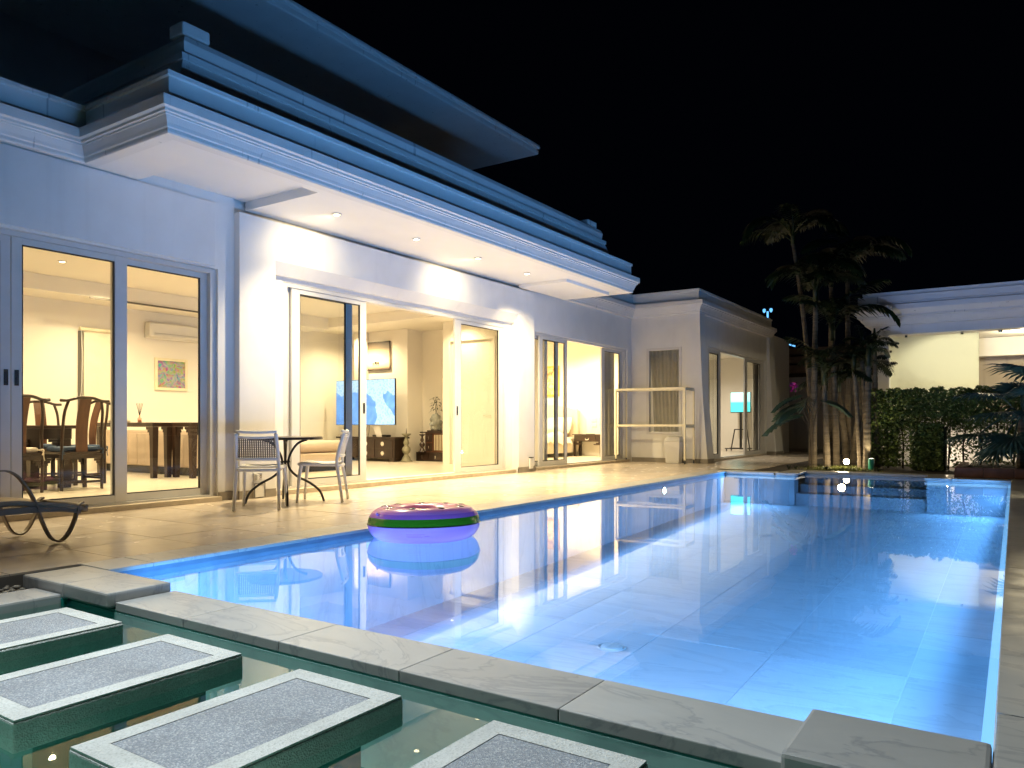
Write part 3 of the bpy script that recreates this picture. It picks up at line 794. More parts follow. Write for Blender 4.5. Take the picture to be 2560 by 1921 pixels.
# ------------------------------------------------------------------ terrace furniture
def plastic_chair(loc, rz, label, panel):
    t = thing('garden_chair', label, 'chair', loc, rz, 'garden chairs at the bistro table')
    # local: +y forward, seat .45
    w = .235
    for s in (-1, 1):
        side = bez([(s*.225, -.27, 0), (s*.215, -.235, .25), (s*.21, -.205, .45), (s*.205, -.235, .62), (s*.195, -.285, .79)], 5)
        MB().tube(side, [.017]*5+[.019]*(len(side)-5), 8).build('rear_leg', M['plastic'], t, smooth=True)
        MB().tube(bez([(s*.225, .235, 0), (s*.215, .215, .25), (s*.205, .19, .435)], 5), [.015]*5+[.02]*6, 8).build('front_leg', M['plastic'], t, smooth=True)
    def bp(u, z): # curved back surface
        y = -.21-.17*max(0, (z-.45))**1.3*1.15
        return Vector((u, y-.035*(1-(u/.2)**2), z))
    for z, rr_ in ((.80, .015), (.747, .013), (.525, .017), (.415, .018)):
        MB().tube([bp(u, z+(.012*(u/.2)**2 if z > .7 else 0)) for u in [(-.2+.4*i/10) for i in range(11)]], rr_, 8).build('back_rail', M['plastic'], t, smooth=True)
    pm = MB(); nu, nv = 18, 11; za, zb = .535, .738
    def bar(p, q, wv, hv):
        # thin slat between rows
        pm.add([p[0], p[1], q[1], q[0]], [(0, 1, 2, 3)])
    du = .385/nu; dz = (zb-za)/nv
    g = .34
    for i in range(nu+1):
        u = -.1925+du*i
        for j in range(nv):
            a, b = za+dz*j+dz*g*.5, za+dz*(j+1)-dz*g*.5
            pm.add([bp(u-du*g, a), bp(u+du*g, a), bp(u+du*g, b), bp(u-du*g, b)], [(0, 1, 2, 3)])
    for j in range(nv+1):
        z = za+dz*j
        for i in range(nu):
            a, b = -.1925+du*i-du*g, -.1925+du*(i+1)+du*g
            pm.add([bp(a, z-dz*g*.5), bp(b, z-dz*g*.5), bp(b, z+dz*g*.5), bp(a, z+dz*g*.5)], [(0, 1, 2, 3)])
    pm.build('perforated_back', M[panel], t)
    # seat with ribs
    sm = MB()
    def sp(u, v):
        return Vector((u, -.2+.41*v, .445-.02*math.sin(PI*min(1, v*1.15))+.012*(u/.2)**2-.03*max(0, v-.85)*5*.2))
    for k in range(15):
        v = .02+.93*k/14
        sm.tube([sp(u, v) for u in (-.185, -.09, 0, .09, .185)], .0085, 5)
    sm.build('seat', M['plastic'], t, smooth=True)
    fm = MB()
    fm.tube(bez([(-.2, -.2, .43), (-.205, 0, .43), (-.2, .2, .435), (0, .23, .425), (.2, .2, .435), (.205, 0, .43), (.2, -.2, .43)], 6), .02, 7)
    fm.build('seat_frame', M['plastic'], t, smooth=True)
    return t
plastic_chair((-6.63, 5.18, .003), rad(41.8), 'white plastic garden chair with dark perforated back, seen from behind left of the bistro table', 'taupe')
plastic_chair((-6.68, 6.06, .003), rad(128), 'white plastic garden chair in side view, right of the bistro table', 'plastic')
t = thing('bistro_table', 'round dark bistro table with four curved black legs on the terrace', 'table', (-6.90, 5.72, .003))
MB().lathe([(.40, .715), (.412, .72), (.412, .74), (.40, .746)], 48).build('tabletop', M['dwood'], t, smooth=False)
MB().tube([(.405*math.cos(a), .405*math.sin(a), .722) for a in [2*PI*i/40 for i in range(41)]], .011, 6).build('rim', M['black'], t, smooth=True)
for k in range(4):
    a = PI/4+k*PI/2+.15
    pts = bez([(.24*math.cos(a), .24*math.sin(a), .71), (.13*math.cos(a), .13*math.sin(a), .66), (.045*math.cos(a), .045*math.sin(a), .52), (.04*math.cos(a), .04*math.sin(a), .40), (.12*math.cos(a), .12*math.sin(a), .30), (.27*math.cos(a), .27*math.sin(a), .215), (.38*math.cos(a), .38*math.sin(a), .12), (.43*math.cos(a), .43*math.sin(a), 0)], 6)
    MB().tube(pts, .0135, 8).build('leg', M['black'], t, smooth=True)
MB().tube([(.05*math.cos(a), .05*math.sin(a), .46) for a in [2*PI*i/16 for i in range(17)]], .009, 6).build('collar', M['black'], t, smooth=True)

# swim ring
t = thing('swim_ring', 'purple and green inflatable ring with black seeds floating in the pool', 'pool float', (-4.125, 4.87, WZ))
t.rotation_euler = (rad(-1.2), rad(-1.6), 0)
RR, rr = .315, .152
def tor(a, b, k=1.0, sq=1.0):
    # b angle round tube: 0 outer, +90 top
    wob = 1+.012*math.cos(a*8)
    return (math.cos(a)*(RR+rr*math.cos(b)*wob*k), math.sin(a)*(RR+rr*math.cos(b)*wob*k), .118+rr*.93*math.sin(b)*k)
def band(b0, b1, name, m, n=72, nb=8, k=1.0):
    rows = [[tor(2*PI*i/n, rad(b0+(b1-b0)*j/nb), k) for i in range(n)] for j in range(nb+1)]
    return MB().strip(rows, True).build(name, M[m], t, smooth=True)
band(42, 205, 'inner_top', 'pink', nb=16)
band(26, 42, 'dark_band', 'purple', nb=3)
band(2, 26, 'green_band', 'green', nb=4)
band(-155, -2, 'underside', 'lav', nb=16)
MB().tube([tor(2*PI*i/64, 0, 1.012) for i in range(65)], .0045, 5).build('seam', M['seed'], t, smooth=True)
for i in range(9):
    a = 2*PI*i/9+.25
    c = Vector(tor(a, rad(84), 1.0)); ra = Vector((math.cos(a), math.sin(a), 0)); ta = Vector((-ra.y, ra.x, 0))
    pts = []
    mb = MB()
    rows = []
    for j in range(5):
        f = j/4; ring = []
        for q in range(14):
            w = 2*PI*q/14; rx = .042*math.cos(w)*(1-.25*math.cos(w)); ry = .027*math.sin(w)
            h = .006*(1-f*f)
            base = Vector(tor(a+ry*f/RR, rad(84)-rx*f/rr, 1.0))
            n_ = Vector((math.cos(a)*math.cos(rad(84)), math.sin(a)*math.cos(rad(84)), math.sin(rad(84))))
            ring.append(base+n_*(h+.001))
        rows.append(ring)
    mb.strip(rows, True).build('seed', M['seed'], t, smooth=True)
for j, (a0, a1, b) in enumerate(((-1.18, -.86, -22), (-1.18, -.92, -27), (-1.17, -.90, -32), (-.86, -.78, -29))):
    rows = [[Vector(tor(a0+(a1-a0)*i/8, rad(b+d), 1.004)) for i in range(9)] for d in (-.55, .55)]
    MB().strip(rows).build('print_line', M['purple'], t)

vb = Vector(tor(-1.9, rad(40), 1.0)); MB().tube([vb, vb+Vector((math.cos(-1.9)*.012, math.sin(-1.9)*.012, .012))], .012, 10).build('valve', M['lav'], t)
# sun lounger
t = thing('sun_lounger', 'brown sling sun lounger with curved strap frame on the terrace, cut by the left edge', 'sun lounger', (-6.2, 2.0, .003))
def strap(pts, w, th, axis):
    rows = []; P = bez(pts, 8)
    for i, p in enumerate(P):
        d = (P[min(i+1, len(P)-1)]-P[max(0, i-1)]).normalized(); n_ = d.cross(Vector(axis)).normalized()
        a = Vector(axis)*w/2; b = n_*th/2
        rows.append([p-a-b, p+a-b, p+a+b, p-a+b])
    mb = MB().strip(rows, True); mb.f.append((3, 2, 1, 0)); e = len(mb.v); mb.f.append((e-4, e-3, e-2, e-1)); return mb
for s in (0, 1):
    x = .27-.62*s
    strap([(x, .99, .29), (x, .955, .265), (x, .93, .16), (x, .875, .05), (x, .815, .012), (x, .755, .05), (x, .70, .17), (x, .66, .29), (x, .61, .40), (x, .53, .515), (x, .44, .555), (x, .32, .53), (x, .22, .44), (x, .15, .3)], .05, .012, (1, 0, 0)).build('frame_loop', M['bronze'], t, smooth=False)
    strap([(x, .97, .225), (x, .8, .255), (x, .5, .262), (x, -.4, .262), (x, -.95, .255)], .035, .045, (1, 0, 0)).build('side_rail', M['bronze'], t)
    strap([(x, -.55, .24), (x, -.6, .1), (x, -.66, .012), (x, -.74, .1), (x, -.8, .24)], .05, .012, (1, 0, 0)).build('frame_loop', M['bronze'], t)
rows = []
for i in range(13):
    y = 1.02-1.95*i/12; row = []
    for j in range(9):
        x = -.37+.66*j/8; row.append((x, y, .325-.022*math.sin(PI*j/8)-(.075, .03, .01)[i]*1.0 if i < 3 else .325+.004*i-.022*math.sin(PI*j/8)))
    rows.append(row)
mb = MB().strip(rows); n0 = len(mb.v)
mb.v += [(a, b, c-.035) for a, b, c in mb.v]; mb.f += [tuple(n0+k for k in reversed(f)) for f in mb.f[:]]
for j in range(8): mb.f.append((j, j+1, n0+j+1, n0+j))
for i in range(12): mb.f.append((i*9+8, (i+1)*9+8, n0+(i+1)*9+8, n0+i*9+8))
mb.build('sling', M['fabric'], t, smooth=True)
MB().tube([(-.4, 1.0, .26), (.31, 1.0, .26)], .014, 8).build('cross_bar', M['bronze'], t)

# drying rack on castors
t = thing('rolling_rack', 'cream metal frame rack on castors in the corner by the wing window', 'rack', (-6.95, 16.4, .003))
lx = (-.84, .84); ly = (-.28, .28)
for x in lx:
    for y in ly:
        B(x-.02, x+.02, y-.02, y+.02, .09, 1.70).build('post', M['cream'], t)
        o = MB().lathe([(.038, -.014), (.042, 0), (.038, .014)], 14).build('castor', M['black'], t, smooth=True); o.location = (x, y, .042); o.rotation_euler = (0, PI/2, .4)
        MB().box(-.008, .008, -.008, .008, .0, .06).build('castor_stem', M['black'], t, loc=(x, y, .035))
for z in (.87, 1.705):
    for y in ly: B(-.82, .82, y-.018, y+.018, z-.028, z+.02).build('rail', M['cream'], t)
    for x in lx: B(x-.019, x+.019, ly[0]+.02, ly[1]-.02, z-.05, z+.018).build('end_rail', M['cream'], t)

# bin
t = thing('waste_bin', 'white plastic swing lid bin standing under the wing window', 'bin', (-6.56, 16.62, .003))
MB().hexa([(-.16, -.11, 0), (.16, -.11, 0), (.16, .11, 0), (-.16, .11, 0), (-.185, -.14, .5), (.185, -.14, .5), (.185, .14, .5), (-.185, .14, .5)]).build('body', M['plastic'], t, bevel=.012)
MB().hexa([(-.19, -.145, .502), (.19, -.145, .502), (.19, .145, .502), (-.19, .145, .502), (-.16, -.08, .60), (.16, -.08, .60), (.16, .1, .62), (-.16, .1, .62)]).build('lid', M['plastic'], t, bevel=.015)

# sockets with covers on the pier
t = thing('power_socket', 'white outdoor double socket with plug low on the pier behind the garden chair', 'socket', (-7.598, 5.885, .21))
B(0, .012, -.065, .065, 0, .1).build('plate', M['plastic'], t, bevel=.004)
B(.0125, .016, -.01, .05, .015, .085).build('socket_face', M['silver'], t)
for yy in (.005, .03):
    for zz in (.035, .065): B(.0165, .0175, yy, yy+.008, zz-.006, zz+.006).build('socket_hole', M['black'], t)
B(.0125, .06, -.055, -.02, .01, .08).build('plug', M['plastic'], t, bevel=.006)
t = thing('socket_cover', 'open white socket cover flap hanging below the double socket', 'socket', (-7.586, 5.89, .012))
B(0, .02, -.075, .075, .0, .17).build('box', M['plastic'], t, bevel=.004)
for a in ((-.077, -.071, 0, .17), (.071, .077, 0, .17), (-.0705, .0705, .164, .17)): B(.0205, .026, *a).build('edge', M['black'], t)
t = thing('socket_cover', 'small white socket box at the foot of the right pier', 'socket', (-7.586, 12.03, .06))
B(0, .03, -.055, .055, 0, .2).build('box', M['plastic'], t, bevel=.004)
B(-.002, .034, -.057, .057, .201, .215).build('cap', M['black'], t)
t = thing('floor_drain', 'small round drain cover let into the terrace tiles near the rack', 'drain', (-6.75, 14.4, .0012))
MB().lathe([(.09, 0), (.09, .002), (.07, .003)], 20).build('cover', M['silver'], t)

# ------------------------------------------------------------------ interior: dining
t = thing('dining_table', 'long dark carved dining table among the high back chairs', 'table', (-11.2, 4.2, .031))
B(-.55, .55, -1.45, 1.1, .80, .845).build('tabletop', M['dwood'], t, bevel=.006)
ap = MB(); ap.box(-.5, .5, -1.4, 1.05, .66, .799); ap.build('apron', M['dwood'], t)
for x in (-.44, .44):
    for y in (-1.3, .98):
        B(x-.06, x+.06, y-.06, y+.06, 0, .659).build('leg', M['dwood'], t)
def fret(t, x, y0, y1, z, name='fretwork'):
    mb = MB()
    for k in range(3):
        mb.box(x-.012, x+.012, y0, y0+.14-.045*k, z-.04*(k+1), z-.04*k-.001); mb.box(x-.012, x+.012, y1-.14+.045*k, y1, z-.04*(k+1), z-.04*k-.001)
    mb.build(name, M['dwood'], t)
fret(t, .44, -1.24, .92, .659); fret(t, -.44, -1.24, .92, .659)
B(-.38, .38, -1.2, .92, .05, .11).build('stretcher', M['dwood'], t)
def yoke_chair(loc, rz, label, cush):
    t = thing('dining_chair', label, 'chair', loc, rz, 'high back dining chairs')
    hw = .255
    for s in (-1, 1):
        MB().tube(bez([(s*hw, -.22, 0), (s*hw, -.22, .5), (s*hw*.97, -.225, .75), (s*hw*.95, -.265, 1.0), (s*hw*.82, -.30, 1.155)], 5), .019, 7).build('rear_leg', M['dwood'], t, smooth=True)
        B(s*hw-.02, s*hw+.02, .20, .24, 0, .49).build('front_leg', M['dwood'], t)
        B(s*hw-.012, s*hw+.012, -.2, .199, .13, .16).build('side_stretcher', M['dwood'], t)
    MB().tube(bez([(-.31, -.30, 1.165), (-.22, -.30, 1.165), (-.1, -.315, 1.20), (0, -.32, 1.205), (.1, -.315, 1.20), (.22, -.30, 1.165), (.31, -.30, 1.165)], 5), .02, 8).build('crest_rail', M['dwood'], t, smooth=True)
    rows = []
    for i in range(9):
        z = .5+.69*i/8; y = -.215-.03*math.sin(PI*i/8)*(-1)-.1*(i/8)**1.6
        w = .074
        rows.append([(-w, y-.007, z), (w, y-.007, z), (w, y+.007, z), (-w, y+.007, z)])
    MB().strip(rows, True).build('back_splat', M['splat'], t)
    B(-.275, .275, -.24, .26, .47, .50).build('seat', M['dwood'], t, bevel=.006)
    B(-.26, .26, -.235, -.215, .41, .469).build('apron', M['dwood'], t); B(-.26, .26, .225, .245, .41, .469).build('apron', M['dwood'], t)
    mb = MB()
    for yy in (-.225, .235):
        for s in (-1, 1):
            for k in range(3): mb.box(s*(hw-.02), s*(hw-.1+.028*k), yy-.009, yy+.009, .409-.033*(k+1), .409-.033*k-.001)
    mb.build('fretwork', M['dwood'], t)
    B(-.24, .24, -.23, -.21, .09, .12).build('rear_stretcher', M['dwood'], t); B(-.24, .24, .21, .23, .07, .1).build('front_stretcher', M['dwood'], t)
    B(-.235, .235, -.19, .235, .502, .565).build('cushion', M[cush], t, bevel=.025)
    for s in (-1, 1):
        mb = MB(); mb.tube(bez([(s*.2, -.19, .53), (s*hw, -.25, .52), (s*.26, -.255, .45), (s*.27, -.26, .40)], 4), .006, 5); mb.tube(bez([(s*.2, -.19, .53), (s*hw, -.26, .54), (s*.24, -.26, .47)], 4), .008, 5)
        mb.build('tie', M[cush], t)
    return t
CH = []
yoke_chair((-10.37, 5.11, .031), PI/2, 'dark yoke back dining chair with blue cushion, whole back seen through the left pane', 'bluecush')
yoke_chair((-10.37, 4.36, .031), PI/2+.05, 'dark yoke back dining chair with cream cushion, beside the door stile', 'whitecush')
yoke_chair((-11.25, 5.62, .031), PI+.12, 'dark yoke back dining chair at the right end of the dining table', 'bluecush')
yoke_chair((-12.05, 4.9, .031), -PI/2, 'dark yoke back dining chair on the far side of the table, facing the pool', 'bluecush')
yoke_chair((-12.05, 5.55, .031), -PI/2-.1, 'dark low seen dining chair behind the table, partly hidden by the splat', 'bluecush')

def console(loc, L, Dp, h, label):
    t = thing('console_table', label, 'console table', loc, 0, 'dark console tables behind the sofa')
    B(-L/2, L/2, -Dp/2, Dp/2, h-.07, h).build('tabletop', M['dwood'], t, bevel=.006)
    for x in (-L/2+.05, L/2-.05):
        for y in (-Dp/2+.05, Dp/2-.05):
            MB().hexa([(x-.038, y-.038, 0), (x+.038, y-.038, 0), (x+.038, y+.038, 0), (x-.038, y+.038, 0), (x-.05, y-.05, h-.071), (x+.05, y-.05, h-.071), (x+.05, y+.05, h-.071), (x-.05, y+.05, h-.071)]).build('leg', M['dwood'], t)
    mb = MB()
    for y in (-Dp/2+.04, Dp/2-.04):
        for s in (-1, 1):
            for k in range(3):
                a = s*(L/2-.1); b = s*(L/2-.24+.045*k)
                mb.box(a, b, y-.012, y+.012, h-.071-.045*(k+1), h-.072-.045*k)
    mb.build('bracket', M['dwood'], t)
    return t
console((-12.25, 7.0, .031), 1.7, .34, .89, 'long dark console table with stepped brackets behind the beige sofa')
console((-11.12, 7.36, .031), .55, .42, .89, 'short dark side table adjoining the long console, by the door jamb')
t = thing('reed_diffuser', 'pink bottle with dark reed sticks on the long console table', 'diffuser', (-12.15, 7.05, .922))
MB().lathe([(.03, 0), (.032, .07), (.014, .09), (.012, .12)], 12).build('bottle', mat('pink_bottle', (.8, .35, .25), .2), t, smooth=True)
for k in range(5):
    a = k*1.3; MB().tube([(0, 0, .1), (.05*math.cos(a), .05*math.sin(a), .32)], .004, 4).build('reed', M['black'], t)
tag(B(-12.95, -12.5, 6.95, 7.1, .923, .97).build('folded_cloth', M['whitecush'], bevel=.02), 'cream folded cloth lying on the long console table', 'cloth')

# sofa
t = thing('sofa', 'long beige leather sofa seen from behind, with a low chaise end', 'sofa', (-12.6, 8.0, .031))
B(-1.78, 1.32, -.50, -.30, .13, .77).build('backrest', M['sofa'], t, bevel=.03)
for k in range(11):
    x = -1.76+.28*k
    B(x, x+.272, -.525, -.502, .15, .70).build('back_panel', M['sofa'], t, bevel=.008)
B(-1.75, 1.3, -.46, .4, .0, .129).build('plinth', M['black'], t)
B(-1.75, 1.3, -.295, .5, .13, .42).build('seat', M['sofa'], t, bevel=.05)
B(1.33, 2.04, .35, 2.24, .13, .33).build('chaise_base', M['sofa'], t, bevel=.03)
mb = MB(); mb.tube([(1.85, .6, .445), (1.85, 2.22, .445)], .115, 16); mb.build('bolster', M['sofa'], t, smooth=True)
B(1.34, 1.9, .4, 2.2, .331, .46).build('chaise_cushion', M['sofa'], t, bevel=.04)
B(1.5, 1.95, .5, 2.1, 0, .129).build('plinth', M['black'], t)
B(1.2, 1.5, .35, .8, .46, .9).build('back_cushion', M['sofa'], t, bevel=.08)

# air conditioner
t = thing('air_conditioner', 'white wall mounted air conditioner high on the back wall', 'air conditioner', (-14.098, 8.88, 2.57))
MB().hexa([(0, -.6, 0), (.17, -.6, .04), (.17, .6, .04), (0, .6, 0), (0, -.6, .31), (.19, -.6, .30), (.19, .6, .30), (0, .6, .31)]).build('body', M['plastic'], t, bevel=.02)
MB().hexa([(.10, -.5, .012), (.188, -.5, .05), (.188, .5, .05), (.10, .5, .012), (.10, -.5, .02), (.196, -.5, .078), (.196, .5, .078), (.10, .5, .02)]).build('louvre', M['alu'], t)
B(.191, .193, -.5, .5, .098, .102).build('slot', M['taupe'], t)
B(.192, .194, .50, .535, .2, .25).build('emblem', M['silver'], t)
def painting(name, loc, w, h, axis, fm, pm, fw, label, dp=.035, cat='painting', rot=0):
    t = thing(name, label, cat, loc, rot)
    if axis == 'x':  # hangs on wall facing +x, w along y
        f = MB(); f.box(0, dp, -w/2, -w/2+fw, -h/2, h/2); f.box(0, dp, w/2-fw, w/2, -h/2, h/2); f.box(0, dp, -w/2+fw, w/2-fw, h/2-fw, h/2); f.box(0, dp, -w/2+fw, w/2-fw, -h/2, -h/2+fw)
        if fw: f.build('frame', M[fm], t, bevel=.004)
        B(.002, dp*.55, -w/2+fw, w/2-fw, -h/2+fw, h/2-fw).build('canvas', M[pm], t)
    else:            # wall facing -y, w along x
        f = MB(); f.box(-w/2, -w/2+fw, -dp, 0, -h/2, h/2); f.box(w/2-fw, w/2, -dp, 0, -h/2, h/2); f.box(-w/2+fw, w/2-fw, -dp, 0, h/2-fw, h/2); f.box(-w/2+fw, w/2-fw, -dp, 0, -h/2, -h/2+fw)
        if fw: f.build('frame', M[fm], t, bevel=.004)
        B(-w/2+fw, w/2-fw, -dp*.55, -.002, -h/2+fw, h/2-fw).build('canvas', M[pm], t)
    return t
painting('framed_painting', (-14.098, 8.83, 1.89), .70, .64, 'x', 'cream', 'floral', .055, 'square colourful floral painting in cream frame below the air conditioner')
# roller blind over the back window
t = thing('roller_blind', 'pale roller blind over the tall back window of the dining room', 'blind', (-14.095, 7.45, 0))
MB().tube([(.05, -.42, 2.62), (.05, .42, 2.62)], .035, 10).build('roller', M['cream'], t)
B(.03, .036, -.34, .40, .7, 2.6).build('fabric', M['linen'], t)
B(.0, .025, -.43, -.36, .5, 2.58).build('window_reveal', M['taupe'], t)
MB().tube(bez([(.06, -.40, 2.6), (.06, -.385, 2.1), (.06, -.40, 1.5), (.06, -.43, 1.35)], 5), .006, 5).build('cord', M['plastic'], t)
t = thing('low_cabinet', 'light brown low cabinet against the far dining room wall', 'cabinet', (-13.9, 5.3, .031))
B(-.18, .15, -.9, .3, .05, 1.02).build('carcass', M['sofa'], t, bevel=.005)
for k in range(4): B(.151, .165, -.89+.295*k, -.605+.295*k, .07, 1.0).build('door', M['sofa'], t, bevel=.004)
# track light
t = thing('track_light', 'thin dark ceiling track with one small lit spot by the air conditioner', 'ceiling light', (-13.25, 8, 3.095))
B(-.012, .012, -1.2, 2.2, -.03, 0).build('track', M['taupe'], t)
MB().lathe([(.03, -.10), (.034, -.06), (.02, -.032)], 12).build('spot_head', M['bulbin'], t, loc=(0, .95, 0))

# ------------------------------------------------------------------ living room
t = thing('television', 'large flat television showing blue sea and a white shore', 'television', (-12.74, 12.90, 1.415))
B(-.955, .955, -.012, .03, -.535, .535).build('body', M['black'], t, bevel=.004)
B(-.945, .945, -.0155, -.0125, -.525, .525).build('screen', M['tv'], t)
MB().strip([[(.18, .031, -.5), (.42, .031, -.5)], [(.28, .06, -.75), (.47, .06, -.75)], [(.30, .08, -.83), (.47, .08, -.83)]]).build('stand', M['alu'], t)
t = thing('media_cabinet', 'low black lacquer cabinet with round brass pulls under the television', 'cabinet', (-12.75, 12.98, .031))
B(-.9, .88, -.02, .42, .07, .53).build('carcass', M['dwood'], t, bevel=.005)
B(-1.0, .93, -.05, .45, .531, .57).build('top', M['dwood'], t, bevel=.006)
for x in (-.82, .8):
    B(x-.07, x+.07, -.01, .4, 0, .069).build('foot', M['dwood'], t)
for k, x in enumerate((-.85, -.28, .29)):
    for z in (.09, .31): B(x, x+.545, -.034, -.021, z, z+.205).build('drawer', M['dwood'], t, bevel=.003)
for x in (-.58, -.01, .52):
    for z in (.19, .41):
        o = MB().lathe([(.05, 0), (.052, .006), (.03, .009)], 18).build('round_pull', M['silver'], t, loc=(x, -.035, z)); o.rotation_euler = (PI/2, 0, 0)
tag(B(-12.65, -12.2, 13.05, 13.2, .602, .65).build('set_top_box', M['black'], bevel=.004), 'small black box lying on top of the media cabinet', 'device')
t = thing('cable', 'thin cables hanging from the television to the cabinet', 'cable', (-12.75, 13.0, .6))
for x in (-.12, -.03, .06): MB().tube(bez([(x, 0, .28), (x-.03, .01, .12), (x-.07, .02, .01)], 5), .006, 5).build('wire', M['taupe'], t)
def candlestick(loc, label, s=1):
    t = thing('candlestick', label, 'candlestick', loc, 0, 'turned wooden candlesticks')
    MB().lathe([(x*s, z*s) for x, z in ((.15, 0), (.15, .02), (.11, .05), (.10, .1), (.055, .16), (.05, .19), (.09, .23), (.11, .29), (.10, .34), (.05, .40), (.05, .42), (.075, .46), (.06, .52), (.035, .58), (.05, .63), (.11, .67), (.12, .70), (.02, .705))], 20).build('shaft', M['patina'], t, smooth=True)
    MB().lathe([(.012*s, .70*s), (.002*s, .84*s)], 8).build('spike', M['black'], t)
    return t
candlestick((-11.72, 13.2, .031), 'turned grey green wooden candlestick standing right of the media cabinet', .93)
t = candlestick((-11.60, 13.62, .242), 'turned dark wooden candlestick standing on the stepped chest by the vase', .6)
t.children[0].data.materials[0] = M['dwood']
t = thing('sepia_canvas', 'large unframed sepia canvas with tiny animal figures above the television', 'painting', (-12.95, 13.497, 2.56))
B(-.67, .47, -.05, -.002, -.34, .34).build('canvas', M['sepia'], t)
fg = MB()
for x, s in ((.02, 1), (-.06, .55), (.10, .8)):
    fg.box(x-.03*s, x+.03*s, -.054, -.051, -.2, -.2+.055*s)
    for q in (-.024, .018): fg.box(x+q*s, x+(q+.008)*s, -.0535, -.051, -.245, -.2)
    fg.box(x+.03*s, x+.04*s, -.0535, -.051, -.225, -.2+.06*s)
fg.build('figures', M['black'], t)
painting('tall_print', (-10.98, 14.036, 2.42), .66, .86, 'y', 'alu', 'darkart', .06, 'tall dark glowing print in silver frame beside the inner door')
# stepped chest
t = thing('stepped_chest', 'dark red stepped drawer chest with slatted front by the inner door', 'chest', (-11.2, 13.66, .031))
B(-.62, .32, 0, .36, 0, .21).build('base', M['dwood'], t, bevel=.004)
B(-.36, .32, .02, .36, .211, .66).build('carcass', M['splat'], t, bevel=.004)
B(-.50, .34, -.01, .37, .661, .69).build('top', M['dwood'], t, bevel=.004)
for (x, z) in ((-.345, .235), (-.345, .45)): B(x, x+.21, .006, .019, z, z+.19).build('drawer', M['dwood'], t, bevel=.003)
for (x, z) in ((-.6, .02), (-.2, .02)): B(x, x+.37, -.013, -.001, z, z+.17).build('drawer', M['dwood'], t, bevel=.003)
for (x, z) in ((-.24, .33), (-.24, .545)): B(x-.012, x+.012, -.006, .004, z-.04, z+.03).build('pull', M['silver'], t, bevel=.004)
for (x, z) in ((-.42, .1), (-.02, .1)): B(x-.012, x+.012, -.026, -.015, z-.04, z+.03).build('pull', M['silver'], t, bevel=.004)
for k in range(7): B(-.07+.045*k, -.058+.045*k, .005, .018, .26, .62).build('slat', M['cream'], t)
t = thing('stone_vase', 'grey carved stone vase with a leafy green plant on the chest', 'vase', (-11.33, 13.80, .722))
mb = MB()
for i in range(26):
    a = R.uniform(0, 6.28); z = R.uniform(.06, .42); r0 = .115*math.sin(min(1, z/.42)*2.6+.35)
    c = Vector((r0*math.cos(a), r0*math.sin(a), z)); q = R.uniform(.035, .055)
    mb.lathe([(.2*q, -q), (.75*q, -.7*q), (q, 0), (.75*q, .7*q), (.2*q, q)], 8, c)
mb.lathe([(.1, 0), (.12, .15), (.1, .35), (.05, .42)], 12)
mb.build('carving', M['statue'], t, smooth=True)
B(-.17, .2, -.12, .12, 0, .035).build('plinth', M['dwood'], t)
lf = MB()
for i in range(26):
    a = R.uniform(0, 6.28); l0 = R.uniform(.12, .34); z = R.uniform(.45, .78)
    d = Vector((math.cos(a), math.sin(a), R.uniform(-.2, .5))).normalized(); p = Vector((0, 0, z)); w = d.cross(Vector((0, 0, 1))).normalized()*.022
    lf.add([p+d*l0*.3, p+d*l0*.6+w, p+d*l0+Vector((0, 0, -.06)), p+d*l0*.6-w], [(0, 1, 2, 3)])
for i in range(4): lf.tube(bez([(0, 0, .4), (R.uniform(-.03, .03), R.uniform(-.03, .03), .6), (R.uniform(-.08, .08), R.uniform(-.08, .08), .78)], 3), .006, 4)
o = lf.build('foliage', M['leaf'], t)

# ------------------------------------------------------------------ bedroom
t = thing('bed', 'cream upholstered double bed with arched headboard and puffy duvet', 'bed', (-11.05, 17.4, .031))
rows = []
hb = MB()
for i in range(21):
    x = -1.0+2.0*i/20; z = 1.24+.17*(1-(x/1.0)**2)
    hb.v += [(x, 1.0, .2), (x, 1.1, .2), (x, 1.1, z), (x, 1.0, z)]
for i in range(20):
    a, b = i*4, i*4+4
    hb.f += [(a, b, b+3, a+3), (a+1, a+2, b+2, b+1), (a+3, b+3, b+2, a+2), (a, a+1, b+1, b)]
hb.f += [(0, 3, 2, 1), (80, 81, 82, 83)]
hb.build('headboard', M['headb'], t)
for s in (-1, 1): B(s*.93-.075, s*.93+.075, .955, .998, .1, 1.30).build('headboard_wing', M['headb'], t, bevel=.02)
B(-.95, .95, -1.05, .99, .12, .34).build('base', M['linen'], t, bevel=.03)
mbv = MB()
rows = []
for i in range(29):
    y = -1.12+1.75*i/28; row = []
    for j in range(33):
        x = -1.06+2.12*j/32; e = max(0, abs(x)-.85)
        z = .60+.035*math.sin(x*9+y*4)+.03*math.sin(y*13-x*3)+.02*math.sin(x*23+y*5)-e*e*5.5
        row.append((x+.02*math.sin(y*17), y, z))
    rows.append(row)
mbv.strip(rows).build('duvet', M['linen'], t, smooth=True)
B(-.93, .93, -1.02, .95, .341, .52).build('mattress', M['linen'], t, bevel=.05)
B(-.94, .955, -1.06, .95, .1, .40).build('valance', M['whitecush'], t)
